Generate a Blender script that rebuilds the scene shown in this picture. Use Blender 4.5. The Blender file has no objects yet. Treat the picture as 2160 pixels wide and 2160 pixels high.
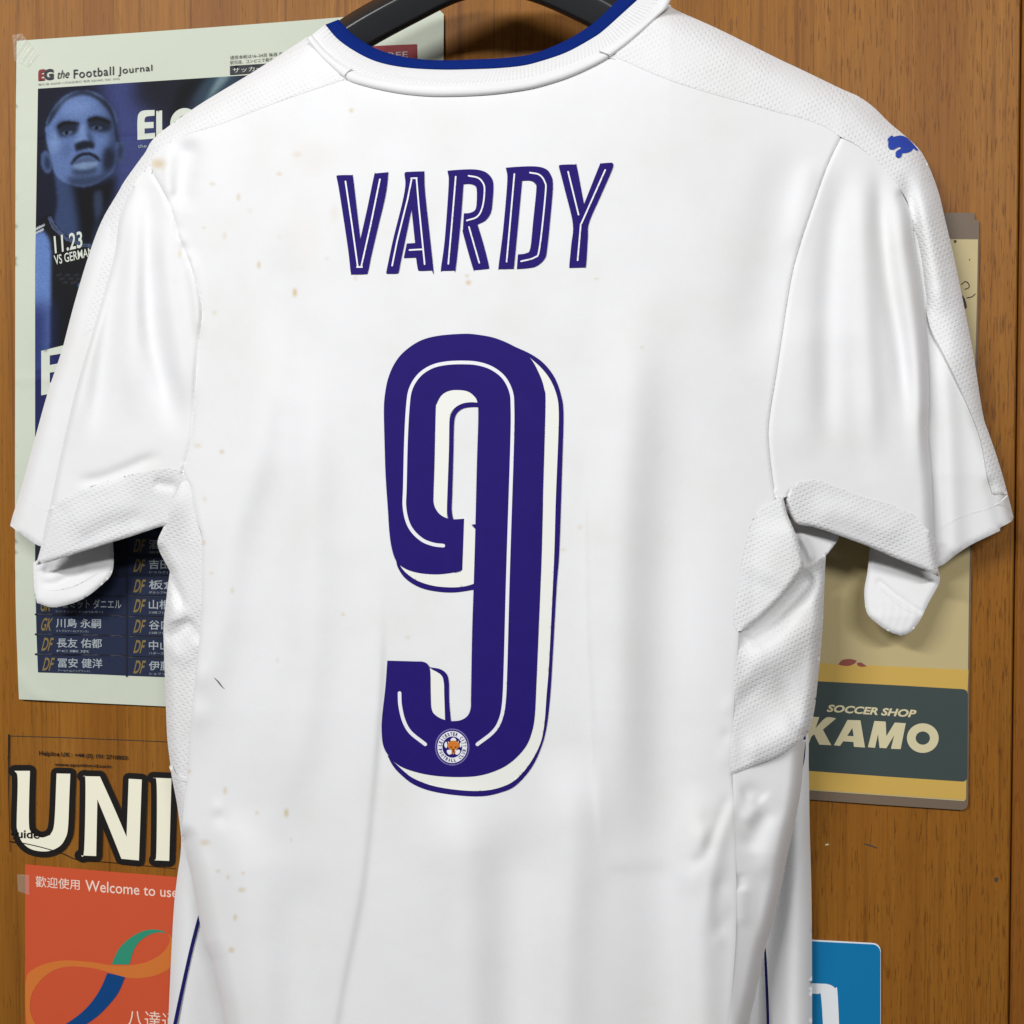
import bpy, math, random
import numpy as np
from mathutils import Vector, Matrix
from mathutils.geometry import delaunay_2d_cdt

random.seed(4); np.random.seed(4)
scene = bpy.context.scene
C = scene.collection

# ------------------------------------------------------------------ camera, world, lamps, exposure
FPX = 2120.0                       # focal length in units of a 2160-wide frame
YAW, PITCH = math.radians(9.5), math.radians(1.4)
DIST = 0.64
cam_d = bpy.data.cameras.new('camera')
cam_d.sensor_width = 36.0
cam_d.lens = 36.0 * FPX / 2160.0
cam_d.clip_start, cam_d.clip_end = 0.01, 50
cam = bpy.data.objects.new('camera', cam_d); C.objects.link(cam)
fwd = Vector((-math.sin(YAW) * math.cos(PITCH), math.cos(YAW) * math.cos(PITCH), -math.sin(PITCH)))
target = Vector((0, -0.085, 1.5))
cam.location = target - fwd * DIST
cam.rotation_euler = fwd.to_track_quat('-Z', 'Y').to_euler()
scene.camera = cam

world = bpy.data.worlds.new('World'); scene.world = world
world.use_nodes = True
bg = world.node_tree.nodes['Background']
bg.inputs[0].default_value = (0.98, 0.985, 1.0, 1); bg.inputs[1].default_value = 0.11

def area_lamp(name, loc, aim, sx, sy, power, col):
    l = bpy.data.lights.new(name, 'AREA'); l.shape = 'RECTANGLE'
    l.size, l.size_y, l.energy, l.color = sx, sy, power, col
    o = bpy.data.objects.new(name, l); C.objects.link(o)
    o.location = loc
    o.rotation_euler = (Vector(aim) - Vector(loc)).to_track_quat('-Z', 'Y').to_euler()
    return o
area_lamp('ceiling_tube_lamp', (-1.1, -2.05, 2.6), (0, 0, 1.45), 1.0, 0.16, 43, (0.995, 0.995, 1.0))
area_lamp('ceiling_tube_lamp', (0.75, -2.2, 2.5), (0, 0, 1.4), 1.0, 0.16, 29.5, (0.995, 0.995, 1.0))

vs = scene.view_settings
vs.view_transform = 'Standard'; vs.look = 'None'; vs.exposure = 0.0; vs.gamma = 1.0
vs.use_curve_mapping = False

# ------------------------------------------------------------------ geometry helpers
R3 = np.array(cam.rotation_euler.to_matrix())
CAMP = np.array(cam.location)

def at(P, d):
    """points measured on the photograph + distance from the wall in mm -> world points on that depth plane"""
    P = np.asarray(P, float).reshape(-1, 2)
    d = np.broadcast_to(np.asarray(d, float) / 1000.0, (len(P),))
    v = np.stack([(P[:, 0] - 1080) / FPX, -(P[:, 1] - 1080) / FPX, -np.ones(len(P))], 1) @ R3.T
    t = (-d - CAMP[1]) / v[:, 1]
    return CAMP + v * t[:, None]

def catmull(a, n):
    out = []
    a = np.asarray(a, float)
    for i in range(len(a) - 1):
        p0 = a[i - 1] if i > 0 else 2 * a[0] - a[1]
        p1, p2 = a[i], a[i + 1]
        p3 = a[i + 2] if i + 2 < len(a) else 2 * a[-1] - a[-2]
        for k in range(n):
            t = k / n
            out.append(0.5 * ((2 * p1) + (-p0 + p2) * t + (2 * p0 - 5 * p1 + 4 * p2 - p3) * t * t + (-p0 + 3 * p1 - 3 * p2 + p3) * t ** 3))
    out.append(a[-1])
    return np.array(out)

def smooth_closed(poly, corner=42, n=5):
    p = np.asarray(poly, float); N = len(p)
    sharp = []
    for i in range(N):
        a = p[i] - p[i - 1]; b = p[(i + 1) % N] - p[i]
        ang = abs(math.degrees(math.atan2(a[0] * b[1] - a[1] * b[0], a @ b)))
        if ang > corner: sharp.append(i)
    if not sharp:
        q = np.vstack([p[-2:], p, p[:3]])
        return catmull(q, n)[2 * n:2 * n + N * n]
    out = []
    for k, s in enumerate(sharp):
        e = sharp[(k + 1) % len(sharp)]
        idx = [(s + j) % N for j in range(((e - s) % N or N) + 1)]
        seg = p[idx]
        out.append(seg[:-1] if len(seg) == 2 else catmull(seg, n)[:-1])
    return np.vstack(out)

def resample(poly, sp, closed=True):
    p = np.asarray(poly, float)
    q = np.vstack([p, p[:1]]) if closed else p
    out = []
    for a, b in zip(q[:-1], q[1:]):
        L = np.hypot(*(b - a)); k = max(1, int(math.ceil(L / sp)))
        for j in range(k): out.append(a + (b - a) * j / k)
    if not closed: out.append(q[-1])
    return np.array(out)

def inside(P, poly):
    x, y = P[:, 0], P[:, 1]
    c = np.zeros(len(P), bool)
    q = np.asarray(poly); n = len(q)
    for i in range(n):
        x1, y1 = q[i]; x2, y2 = q[(i + 1) % n]
        if y1 == y2: continue
        m = (y1 > y) != (y2 > y)
        c ^= m & (x < (x2 - x1) * (y - y1) / (y2 - y1) + x1)
    return c

def pdist(P, line):
    """distance to a polyline, signed side (right of a downward line positive), parameter 0..1"""
    q = np.asarray(line, float)
    L = np.hypot(*(q[1:] - q[:-1]).T); cum = np.concatenate([[0], np.cumsum(L)]); tot = cum[-1]
    best = np.full(len(P), 1e18); sg = np.zeros(len(P)); par = np.zeros(len(P))
    for i in range(len(q) - 1):
        d = q[i + 1] - q[i]; l2 = max(d @ d, 1e-9)
        r = P - q[i]
        t = np.clip((r @ d) / l2, 0, 1)
        e = r - t[:, None] * d
        dd = (e * e).sum(1)
        m = dd < best
        best[m] = dd[m]
        s = -(d[0] * r[:, 1] - d[1] * r[:, 0])
        sg[m] = np.sign(s[m]); par[m] = ((cum[i] + t * L[i]) / tot)[m]
    return np.sqrt(best), sg, par

def roll(P, line, r, drop, side=0, nb=0):
    d, s, _ = pdist(P, line)
    if nb: d[:nb] = np.where(d[:nb] < 8, 0.0, d[:nb])      # outline points lie on the edge itself
    k = np.clip(1 - d / r, 0, 1)
    if side: k = np.where(s * side < 0, 1.0, k)
    return -drop * (1 - np.sqrt(1 - (0.88 * k) ** 2)) / (1 - math.sqrt(1 - 0.88 ** 2))

def tri_region(loops, sp, jitter=0.0):
    """triangulate the even-odd region of closed loops with an interior lattice"""
    loops = [np.asarray(l, float) for l in loops]
    pts = []; edges = []
    for l in loops:
        b = len(pts); n = len(l)
        pts += [tuple(p) for p in l]
        edges += [(b + i, b + (i + 1) % n) for i in range(n)]
    allp = np.vstack(loops)
    lo, hi = allp.min(0), allp.max(0)
    xs = np.arange(lo[0], hi[0] + sp, sp); ys = np.arange(lo[1], hi[1] + sp, sp * 0.87)
    gx, gy = np.meshgrid(xs, ys)
    gx = gx + (np.arange(len(ys)) % 2)[:, None] * sp * 0.5
    G = np.stack([gx.ravel(), gy.ravel()], 1)
    m = np.zeros(len(G), bool)
    for l in loops: m ^= inside(G, l)
    G = G[m]
    if len(G):
        # drop lattice points that crowd the boundary
        cell = sp * 0.5
        occ = set((int(p[0] // cell), int(p[1] // cell)) for l in loops for p in resample(l, cell * 0.8))
        kk = np.floor(G / cell).astype(int)
        keep = np.array([(a, b) not in occ for a, b in kk])
        G = G[keep]
    pts += [tuple(p) for p in G]
    vs_, _, fs, *_ = delaunay_2d_cdt([Vector(p) for p in pts], edges, [], 0, 1e-5)
    V = np.array([(v.x, v.y) for v in vs_]); F = np.array([tuple(f) for f in fs], int)
    cen = V[F].mean(1)
    m = np.zeros(len(cen), bool)
    for l in loops: m ^= inside(cen, l)
    return V, F[m]

class Root:
    pass

def thing(name, label, cat, loc, group=None):
    o = bpy.data.objects.new(name, None); C.objects.link(o)
    o.empty_display_size = 0.02
    o.location = loc; o['label'] = label; o['category'] = cat
    if group: o['group'] = group
    return o

def root_of(o):
    while o.parent: o = o.parent
    return o

def make(name, V3, F, mat, parent, smooth=True, uv=None, stain=None, col=None):
    V3 = np.asarray(V3, float)
    base = np.array(root_of(parent).location) if parent else np.zeros(3)
    me = bpy.data.meshes.new(name)
    F = [tuple(int(i) for i in f) for f in F]
    me.from_pydata((V3 - base).tolist(), [], F)
    me.materials.append(mat)
    if smooth: me.polygons.foreach_set('use_smooth', [True] * len(me.polygons))
    li = np.zeros(len(me.loops), int); me.loops.foreach_get('vertex_index', li)
    if uv is not None:
        u = me.uv_layers.new(name='px')
        u.data.foreach_set('uv', np.asarray(uv, float)[li].ravel())
    if stain is not None:
        a = me.attributes.new('stain', 'FLOAT', 'POINT'); a.data.foreach_set('value', stain)
    if col is not None:
        a = me.color_attributes.new('ink', 'FLOAT_COLOR', 'POINT')
        a.data.foreach_set('color', np.concatenate([col, np.ones((len(col), 1))], 1).ravel())
    me.update()
    o = bpy.data.objects.new(name, me); C.objects.link(o)
    if parent: o.parent = parent
    return o

def face_cam(V, F):
    a, b, c = V[F[:, 0]], V[F[:, 1]], V[F[:, 2]]
    s = (b - a)[:, 0] * (c - a)[:, 1] - (b - a)[:, 1] * (c - a)[:, 0]
    F = F.copy(); m = s > 0
    F[m] = F[m][:, ::-1]
    return F

def patch(name, outline, depth, mat, parent, sp=8, holes=(), rolls=(), smooth=True, off=0.0, thick=0.0, stain=None, uvf=None, corner=42, raw=False):
    loops = [resample(outline if raw else smooth_closed(outline, corner), sp)]
    for h in holes: loops.append(resample(h if raw else smooth_closed(h, corner), sp))
    V, F = tri_region(loops, sp)
    F = face_cam(V, F)
    d = depth(V) if callable(depth) else np.full(len(V), float(depth))
    for ro in rolls: d = d + roll(V, catmull(ro[0], 3) if len(ro[0]) > 2 and len(V) < 60000 else ro[0], *ro[1:], nb=sum(len(l) for l in loops))
    o = make(name, at(V, d + off), F, mat, parent, smooth, V / 1000.0 if uvf is None else uvf(V), stain(V) if stain else None)
    if thick and not rolls:
        m = o.modifiers.new('cloth', 'SOLIDIFY'); m.thickness = thick / 1000.0; m.offset = -1
    return o

def stroke_poly(line, w, cap=True, n=6):
    q = np.asarray(line, float)
    t = np.gradient(q, axis=0); t /= np.maximum(np.hypot(*t.T), 1e-9)[:, None]
    nn = np.stack([-t[:, 1], t[:, 0]], 1)
    W = np.broadcast_to(np.asarray(w, float), (len(q),))[:, None] * 0.5
    a, b = q + nn * W, q - nn * W
    out = list(a)
    if cap:
        an = math.atan2(nn[-1][1], nn[-1][0])
        for k in range(1, n): out.append(q[-1] + W[-1] * np.array([math.cos(an - math.pi * k / n), math.sin(an - math.pi * k / n)]))
    out += list(b[::-1])
    if cap:
        an = math.atan2(-nn[0][1], -nn[0][0])
        for k in range(1, n): out.append(q[0] + W[0] * np.array([math.cos(an - math.pi * k / n), math.sin(an - math.pi * k / n)]))
    return np.array(out)

def stroke(name, line, w, depth, mat, parent, off=0.0, sp=6, curve=True, cap=True):
    q = catmull(line, 6) if curve and len(line) > 2 else resample(line, sp, False)
    return patch(name, stroke_poly(q, w if np.isscalar(w) else np.interp(np.linspace(0, 1, len(q)), np.linspace(0, 1, len(w)), w), cap), depth, mat, parent, sp=sp, off=off, raw=True)

def plate(name, poly, d0, d1, mat, parent, corner=42, smooth_it=True):
    """a flat solid plate with its outline, from d0 to d1 mm off the wall"""
    q = smooth_closed(poly, corner) if smooth_it else np.asarray(poly, float)
    V, F = tri_region([q], 1e5)
    F = face_cam(V, F); n = len(V)
    top, bot = at(V, d1), at(V, d0)
    # outline order
    idx = [int(np.argmin(((V - p) ** 2).sum(1))) for p in q]
    fs = [tuple(f) for f in F] + [tuple(n + i for i in f[::-1]) for f in F]
    m = len(idx)
    for i in range(m): fs.append((idx[i], idx[(i + 1) % m], n + idx[(i + 1) % m], n + idx[i]))
    me_o = make(name, np.vstack([top, bot]), fs, mat, parent, False, np.vstack([V, V]) / 1000.0)
    return me_o

def text_print(name, body, quad, depth, mat, parent, off=0.5, bold=0.0, shear=0.0, space=1.0, res=3, bbox=None):
    cu = bpy.data.curves.new('tmp_text', 'FONT'); cu.body = body
    cu.size = 1.0; cu.offset = bold; cu.shear = shear; cu.space_character = space; cu.resolution_u = res
    cu.dimensions = '2D'; cu.fill_mode = 'FRONT'
    ob = bpy.data.objects.new('tmp_text', cu); C.objects.link(ob)
    dg = bpy.context.evaluated_depsgraph_get(); dg.update()
    me = bpy.data.meshes.new_from_object(ob.evaluated_get(dg))
    V = np.array([v.co[:2] for v in me.vertices]) if len(me.vertices) else np.zeros((0, 2))
    F = [tuple(p.vertices) for p in me.polygons]
    bpy.data.objects.remove(ob); bpy.data.curves.remove(cu); bpy.data.meshes.remove(me)
    if not len(V): return None
    lo, hi = V.min(0), V.max(0)
    if bbox is not None: lo, hi = np.array(bbox[0]), np.array(bbox[1])
    S = (V - lo) / (hi - lo); s, t = S[:, :1], S[:, 1:]
    TL, TR, BR, BL = [np.array(q, float) for q in quad]
    P = (TL * (1 - s) + TR * s) * t + (BL * (1 - s) + BR * s) * (1 - t)
    d = depth(P) if callable(depth) else depth
    return make(name, at(P, d + off), F, mat, parent, False, P / 1000.0)

# ------------------------------------------------------------------ materials
def srgb(r, g, b):
    f = lambda c: (c / 255 / 12.92) if c / 255 <= 0.04045 else ((c / 255 + 0.055) / 1.055) ** 2.4
    return (f(r), f(g), f(b), 1.0)

class NT:
    def __init__(s, name):
        s.m = bpy.data.materials.new(name); s.m.use_nodes = True
        s.t = s.m.node_tree; s.b = s.t.nodes['Principled BSDF']
    def n(s, typ, **kw):
        x = s.t.nodes.new(typ)
        for k, v in kw.items(): setattr(x, k, v)
        return x
    def l(s, a, b): s.t.links.new(a, b)
    def math(s, op, a, b=None, c=None):
        x = s.n('ShaderNodeMath', operation=op)
        for i, v in enumerate((a, b, c)):
            if v is None: continue
            if isinstance(v, (int, float)): x.inputs[i].default_value = v
            else: s.l(v, x.inputs[i])
        return x.outputs[0]
    def noise(s, vec, scale, detail=3, rough=0.55, dist=0.0):
        x = s.n('ShaderNodeTexNoise'); x.inputs['Scale'].default_value = scale
        x.inputs['Detail'].default_value = detail; x.inputs['Roughness'].default_value = rough
        x.inputs['Distortion'].default_value = dist
        if vec is not None: s.l(vec, x.inputs['Vector'])
        return x.outputs[0]
    def scaled(s, vec, sc, rot=(0, 0, 0)):
        x = s.n('ShaderNodeMapping'); x.inputs['Scale'].default_value = sc; x.inputs['Rotation'].default_value = rot
        s.l(vec, x.inputs['Vector']); return x.outputs[0]
    def ramp(s, fac, stops):
        x = s.n('ShaderNodeValToRGB'); cr = x.color_ramp
        while len(cr.elements) < len(stops): cr.elements.new(0.5)
        for e, (p, c) in zip(cr.elements, stops): e.position = p; e.color = c
        s.l(fac, x.inputs[0]); return x.outputs[0]
    def mix(s, fac, a, b, mode='MIX'):
        x = s.n('ShaderNodeMix', data_type='RGBA', blend_type=mode)
        for i, v in ((0, fac), (6, a), (7, b)):
            if isinstance(v, (int, float)): x.inputs[i].default_value = v
            elif isinstance(v, tuple): x.inputs[i].default_value = v
            else: s.l(v, x.inputs[i])
        return x.outputs[2]
    def bump(s, h, strength, dist):
        x = s.n('ShaderNodeBump'); x.inputs['Strength'].default_value = strength; x.inputs['Distance'].default_value = dist
        s.l(h, x.inputs['Height']); s.l(x.outputs[0], s.b.inputs['Normal']); return x.outputs[0]

def plain(name, col, rough=0.6, spec=0.3, var=0.0, vscale=40, bumpy=0.0, bscale=900, coat=0.0):
    q = NT(name); q.b.inputs['Roughness'].default_value = rough
    q.b.inputs['Specular IOR Level'].default_value = spec
    q.b.inputs['Base Color'].default_value = col
    if coat: q.b.inputs['Coat Weight'].default_value = coat; q.b.inputs['Coat Roughness'].default_value = 0.15
    co = q.n('ShaderNodeTexCoord').outputs['Object']
    if var:
        nz = q.noise(co, vscale, 4, 0.6)
        f = q.math('MULTIPLY', q.math('SUBTRACT', nz, 0.5), var * 2)
        dark = tuple(c * 0.55 for c in col[:3]) + (1,)
        lite = tuple(min(1, c * 1.3 + 0.01) for c in col[:3]) + (1,)
        q.l(q.ramp(q.math('ADD', f, 0.5), [(0.0, dark), (0.5, col), (1.0, lite)]), q.b.inputs['Base Color'])
    if bumpy: q.bump(q.noise(co, bscale, 2), bumpy, 0.0005)
    return q.m

def cloth(name, kind):
    q = NT(name)
    q.b.inputs['Roughness'].default_value = 0.75
    q.b.inputs['Specular IOR Level'].default_value = 0.10
    q.b.inputs['Sheen Weight'].default_value = 0.15
    uv = q.n('ShaderNodeUVMap', uv_map='px').outputs[0]
    white = (0.80, 0.80, 0.805, 1)
    soil = q.noise(uv, 5.0, 5, 0.6)
    c0 = q.ramp(soil, [(0.3, (0.765, 0.765, 0.75, 1)), (0.55, white), (0.8, (0.82, 0.82, 0.825, 1))])
    if kind == 'knit':
        at_ = q.n('ShaderNodeAttribute', attribute_name='stain').outputs['Fac']
        c0 = q.mix(at_, c0, (0.62, 0.49, 0.27, 1))
    q.l(c0, q.b.inputs['Base Color'])
    if kind in ('knit', 'plain'):
        h = q.math('ADD', q.noise(uv, 420, 2), q.math('MULTIPLY', q.noise(uv, 30, 3), 1.2))
        q.bump(h, 0.09, 0.0012)
    elif kind == 'mesh':
        # staggered lattice of small dimples
        sx = q.n('ShaderNodeSeparateXYZ'); q.l(q.scaled(uv, (1, 1, 1), (0, 0, math.radians(-14))), sx.inputs[0])
        w = q.math('MULTIPLY', q.math('SUBTRACT', q.noise(uv, 14, 2), 0.5), 1.2)
        a = q.math('ADD', q.math('MULTIPLY', sx.outputs[0], 2 * math.pi / 0.0150), w)
        b = q.math('ADD', q.math('MULTIPLY', sx.outputs[1], 2 * math.pi / 0.0125), w)
        lat = q.math('ADD', q.math('COSINE', q.math('ADD', a, b)), q.math('COSINE', q.math('SUBTRACT', a, b)))
        x = q.n('ShaderNodeMapRange'); x.inputs[1].default_value = 0.7; x.inputs[2].default_value = 1.9
        x.inputs[3].default_value = 1.0; x.inputs[4].default_value = 0.0
        q.l(lat, x.inputs[0])
        fade = q.n('ShaderNodeMapRange'); q.l(q.noise(uv, 11, 2), fade.inputs[0]); fade.inputs[1].default_value = 0.38; fade.inputs[2].default_value = 0.62; fade.inputs[3].default_value = 0.25
        q.bump(q.math('ADD', q.math('MULTIPLY', x.outputs[0], fade.outputs[0]), q.math('MULTIPLY', q.noise(uv, 300, 2), 0.2)), 0.42, 0.0010)
    elif kind == 'rib':
        sx = q.n('ShaderNodeSeparateXYZ'); q.l(uv, sx.inputs[0])
        s_ = q.math('SINE', q.math('MULTIPLY', sx.outputs[0], 2 * math.pi / 0.0085))
        q.bump(q.math('ADD', s_, q.math('MULTIPLY', q.noise(uv, 300, 2), 0.5)), 0.34, 0.0012)
    return q.m

M = {}
M['knit'] = cloth('white_knit_cloth', 'knit')
M['plain_knit'] = cloth('white_plain_cloth', 'plain')
M['mesh'] = cloth('white_dimpled_cloth', 'mesh')
M['rib'] = cloth('white_ribbed_cloth', 'rib')
M['navy_vinyl'] = plain('navy_vinyl', srgb(38, 26, 106), 0.6, 0.06, 0.10, 90, 0.08, 1500)
M['cream_vinyl'] = plain('cream_vinyl', (0.82, 0.82, 0.765, 1), 0.5, 0.3)
M['white_vinyl'] = plain('white_vinyl', (0.80, 0.80, 0.83, 1), 0.5, 0.3)
M['lilac_vinyl'] = plain('lilac_vinyl', srgb(118, 112, 170), 0.45, 0.3)
M['orange_vinyl'] = plain('orange_vinyl', srgb(205, 120, 40), 0.5, 0.3)
M['brown_vinyl'] = plain('brown_vinyl', srgb(110, 60, 25), 0.5, 0.3)
M['blue_trim'] = plain('blue_rib_cloth', srgb(7, 36, 112), 0.85, 0.1, 0.10, 300, 0.3, 1600)
M['blue_thread'] = plain('blue_thread', srgb(42, 74, 178), 0.7, 0.3, 0.2, 700, 0.4, 2500)
M['navy_piping'] = plain('navy_piping', srgb(20, 18, 92), 0.6, 0.3)
M['thread'] = plain('grey_thread', srgb(172, 170, 168), 0.8, 0.2)
M['paper'] = plain('newsprint', srgb(199, 205, 188), 0.75, 0.25, 0.10, 9, 0.2, 60)
M['ink_black'] = plain('black_ink', srgb(38, 40, 46), 0.6, 0.3)
M['ink_grey'] = plain('grey_ink', srgb(110, 112, 108), 0.6, 0.3)
M['ink_red'] = plain('dark_red_ink', srgb(128, 34, 38), 0.6, 0.3)
M['ink_white'] = plain('paper_white_ink', srgb(205, 210, 197), 0.65, 0.25)
M['ink_pale'] = plain('pale_blue_ink', srgb(160, 168, 172), 0.65, 0.25)
M['ink_navy'] = plain('navy_ink', srgb(29, 38, 64), 0.55, 0.3, 0.08, 20)
M['ink_line'] = plain('line_ink', srgb(22, 26, 44), 0.55, 0.3)
M['ink_gold'] = plain('gold_ink', srgb(126, 108, 64), 0.6, 0.3)
M['plastic'] = plain('black_hanger_plastic', srgb(32, 33, 35), 0.32, 0.7, 0.1, 120, 0.05, 400)
M['steel'] = plain('hook_steel', (0.55, 0.55, 0.56, 1), 0.25, 0.5)
M['steel'].node_tree.nodes['Principled BSDF'].inputs['Metallic'].default_value = 1
M['red_card'] = plain('red_card', srgb(204, 84, 50), 0.45, 0.35, 0.05, 12)
M['card_orange'] = plain('orange_print', srgb(208, 116, 50), 0.45, 0.35)
M['card_green'] = plain('green_print', srgb(48, 142, 112), 0.45, 0.35)
M['card_blue'] = plain('blue_print', srgb(8, 66, 124), 0.45, 0.35)
M['card_pink'] = plain('pale_pink_print', srgb(240, 212, 196), 0.5, 0.3)
M['cream_card'] = plain('cream_card', srgb(186, 170, 124), 0.5, 0.3, 0.06, 25)
M['yellow_card'] = plain('yellow_print', srgb(200, 165, 82), 0.5, 0.3, 0.04, 25)
M['slate_card'] = plain('slate_print', srgb(60, 72, 70), 0.45, 0.35, 0.06, 30)
M['card_letters'] = plain('card_letter_print', srgb(208, 198, 160), 0.5, 0.3)
M['laminate'] = plain('grey_laminate', srgb(112, 97, 82), 0.55, 0.25)
M['blue_card'] = plain('blue_sticker', srgb(6, 114, 166), 0.4, 0.4)
M['card_white'] = plain('white_sticker_print', srgb(225, 228, 230), 0.45, 0.35)
M['cream_letters'] = plain('cream_letter_print', srgb(242, 238, 215), 0.5, 0.3)
M['black_film'] = plain('black_letter_print', srgb(24, 20, 18), 0.45, 0.4)
M['mark_red'] = plain('dull_red_mark', srgb(140, 78, 70), 0.7, 0.2)
M['mark_grey'] = plain('dark_mark', srgb(70, 64, 56), 0.7, 0.2)

def clear_film(name, a, tint):
    q = NT(name); q.b.inputs['Base Color'].default_value = tint
    q.b.inputs['Roughness'].default_value = 0.18; q.b.inputs['Alpha'].default_value = a
    return q.m
M['film'] = clear_film('clear_film', 0.008, (0.4, 0.3, 0.18, 1))
M['tape'] = clear_film('clear_tape', 0.16, (0.8, 0.78, 0.7, 1))

def print_mat():
    q = NT('newspaper_photo_print'); q.b.inputs['Roughness'].default_value = 0.6; q.b.inputs['Specular IOR Level'].default_value = 0.1
    q.l(q.n('ShaderNodeVertexColor', layer_name='ink').outputs[0], q.b.inputs['Base Color'])
    return q.m
M['photo'] = print_mat()

def wood(name, shift, redder=0.0):
    q = NT(name)
    q.b.inputs['Roughness'].default_value = 0.5; q.b.inputs['Specular IOR Level'].default_value = 0.2
    ob = q.n('ShaderNodeTexCoord').outputs['Object']
    mp = q.n('ShaderNodeMapping'); mp.inputs['Location'].default_value = (shift, 0, shift * 0.7); q.l(ob, mp.inputs['Vector'])
    co = mp.outputs[0]
    sx = q.n('ShaderNodeSeparateXYZ'); q.l(ob, sx.inputs[0])
    wob = q.noise(q.scaled(co, (6, 6, 1.3)), 1.0, 2)
    add = q.n('ShaderNodeVectorMath', operation='MULTIPLY_ADD'); q.l(wob, add.inputs[0])
    add.inputs[1].default_value = (0.012, 0, 0); q.l(co, add.inputs[2])
    cw = add.outputs[0]
    broad = q.noise(q.scaled(cw, (20, 20, 0.45)), 1.0, 3, 0.5)
    mid = q.noise(q.scaled(cw, (120, 120, 0.9)), 1.0, 5, 0.62)
    lines = q.noise(q.scaled(cw, (230, 230, 4.0)), 1.0, 5, 0.65)
    fine = q.noise(q.scaled(cw, (620, 620, 14)), 1.0, 3, 0.65)
    patchy = q.noise(q.scaled(co, (16, 16, 9)), 1.0, 3, 0.5)
    base = q.ramp(broad, [(0.25, (0.207, 0.072, 0.007, 1)), (0.5, (0.288, 0.113, 0.0125, 1)), (0.75, (0.338, 0.143, 0.021, 1))])
    def rng(v, a, b, c=0.0, d=1.0):
        x = q.n('ShaderNodeMapRange'); q.l(v, x.inputs[0])
        for i, k in enumerate((a, b, c, d)): x.inputs[i + 1].default_value = k
        return x.outputs[0]
    c = q.mix(q.math('MULTIPLY', rng(mid, 0.55, 0.68), 0.62), base, (0.145, 0.048, 0.005, 1))
    c = q.mix(q.math('MULTIPLY', rng(mid, 0.42, 0.30), 0.35), c, (0.385, 0.175, 0.032, 1))
    c = q.mix(q.math('MULTIPLY', rng(lines, 0.55, 0.66), 0.62), c, (0.105, 0.036, 0.004, 1))
    # short dark pores, denser towards one edge of the board
    pores = q.noise(q.scaled(cw, (820, 820, 52)), 1.0, 3, 0.6)
    dens = rng(q.math('ADD', sx.outputs[0], q.math('MULTIPLY', q.math('SUBTRACT', patchy, 0.5), 0.5)), 0.05, 0.34, 0.61, 0.55)
    pm = q.math('MULTIPLY', q.math('SUBTRACT', pores, dens), 18); pm.node.use_clamp = True
    c = q.mix(q.math('MULTIPLY', pm, 0.7), c, (0.085, 0.030, 0.004, 1))
    c = q.mix(q.math('MULTIPLY', rng(fine, 0.42, 0.70), 0.62), c, (0.19, 0.066, 0.007, 1))
    c = q.mix(q.math('MULTIPLY', rng(patchy, 0.5, 0.75), 0.25), c, (0.20, 0.075, 0.010, 1))
    if redder: c = q.mix(redder, c, (0.20, 0.062, 0.010, 1))
    q.l(c, q.b.inputs['Base Color'])
    q.bump(q.math('SUBTRACT', q.math('MULTIPLY', fine, 0.5), pm), 0.12, 0.0006)
    return q.m
M['wood'] = wood('wood_veneer', 0.0)
M['wood2'] = wood('wood_veneer_dark', 3.7, 0.35)

# ------------------------------------------------------------------ the wall: two veneered boards with a joint
def board(name, x0, x1, z0, z1, front, back, mat):
    b = 0.0012
    V = []; F = []
    for y, i in ((front, b), (front + b, 0.0), (back, 0.0)):
        V += [(x0 + i, y, z0 + i), (x1 - i, y, z0 + i), (x1 - i, y, z1 - i), (x0 + i, y, z1 - i)]
    F.append((0, 1, 2, 3))
    for r in (0, 4):
        for k in range(4): F.append((r + k, r + 4 + k, r + 4 + (k + 1) % 4, r + (k + 1) % 4))
    F.append((11, 10, 9, 8))
    o = make(name, V, F, mat, None, False)
    return o
seam = at([(2139, 1400)], 0)[0][0]
wall = board('wall', -1.3, seam - 0.0006, 0.4, 2.7, 0.0, 0.02, M['wood']); wall['kind'] = 'structure'
wall2 = board('wall', seam + 0.0006, 1.3, 0.4, 2.7, 0.0, 0.02, M['wood2']); wall2['kind'] = 'structure'

# small knocks and scuffs in the veneer
patch('knot_mark', [(2098, 1852), (2104, 1850), (2106, 1856), (2102, 1862), (2098, 1858)], 0.3, M['mark_grey'], wall, 30)
patch('scuff_mark', [(1740, 1781), (1747, 1779), (1749, 1782), (1742, 1784)], 0.3, M['card_letters'], wall, 30)
patch('scuff_mark', [(1822, 1779), (1836, 1782), (1851, 1788), (1849, 1790), (1835, 1785), (1822, 1781)], 0.3, M['mark_grey'], wall, 30)

# ------------------------------------------------------------------ the shirt
shirt = thing('football_shirt', 'white short-sleeved football shirt hanging back to front, big dark blue number nine', 'shirt', tuple(at([(1000, 2480)], 40)[0]))

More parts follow.
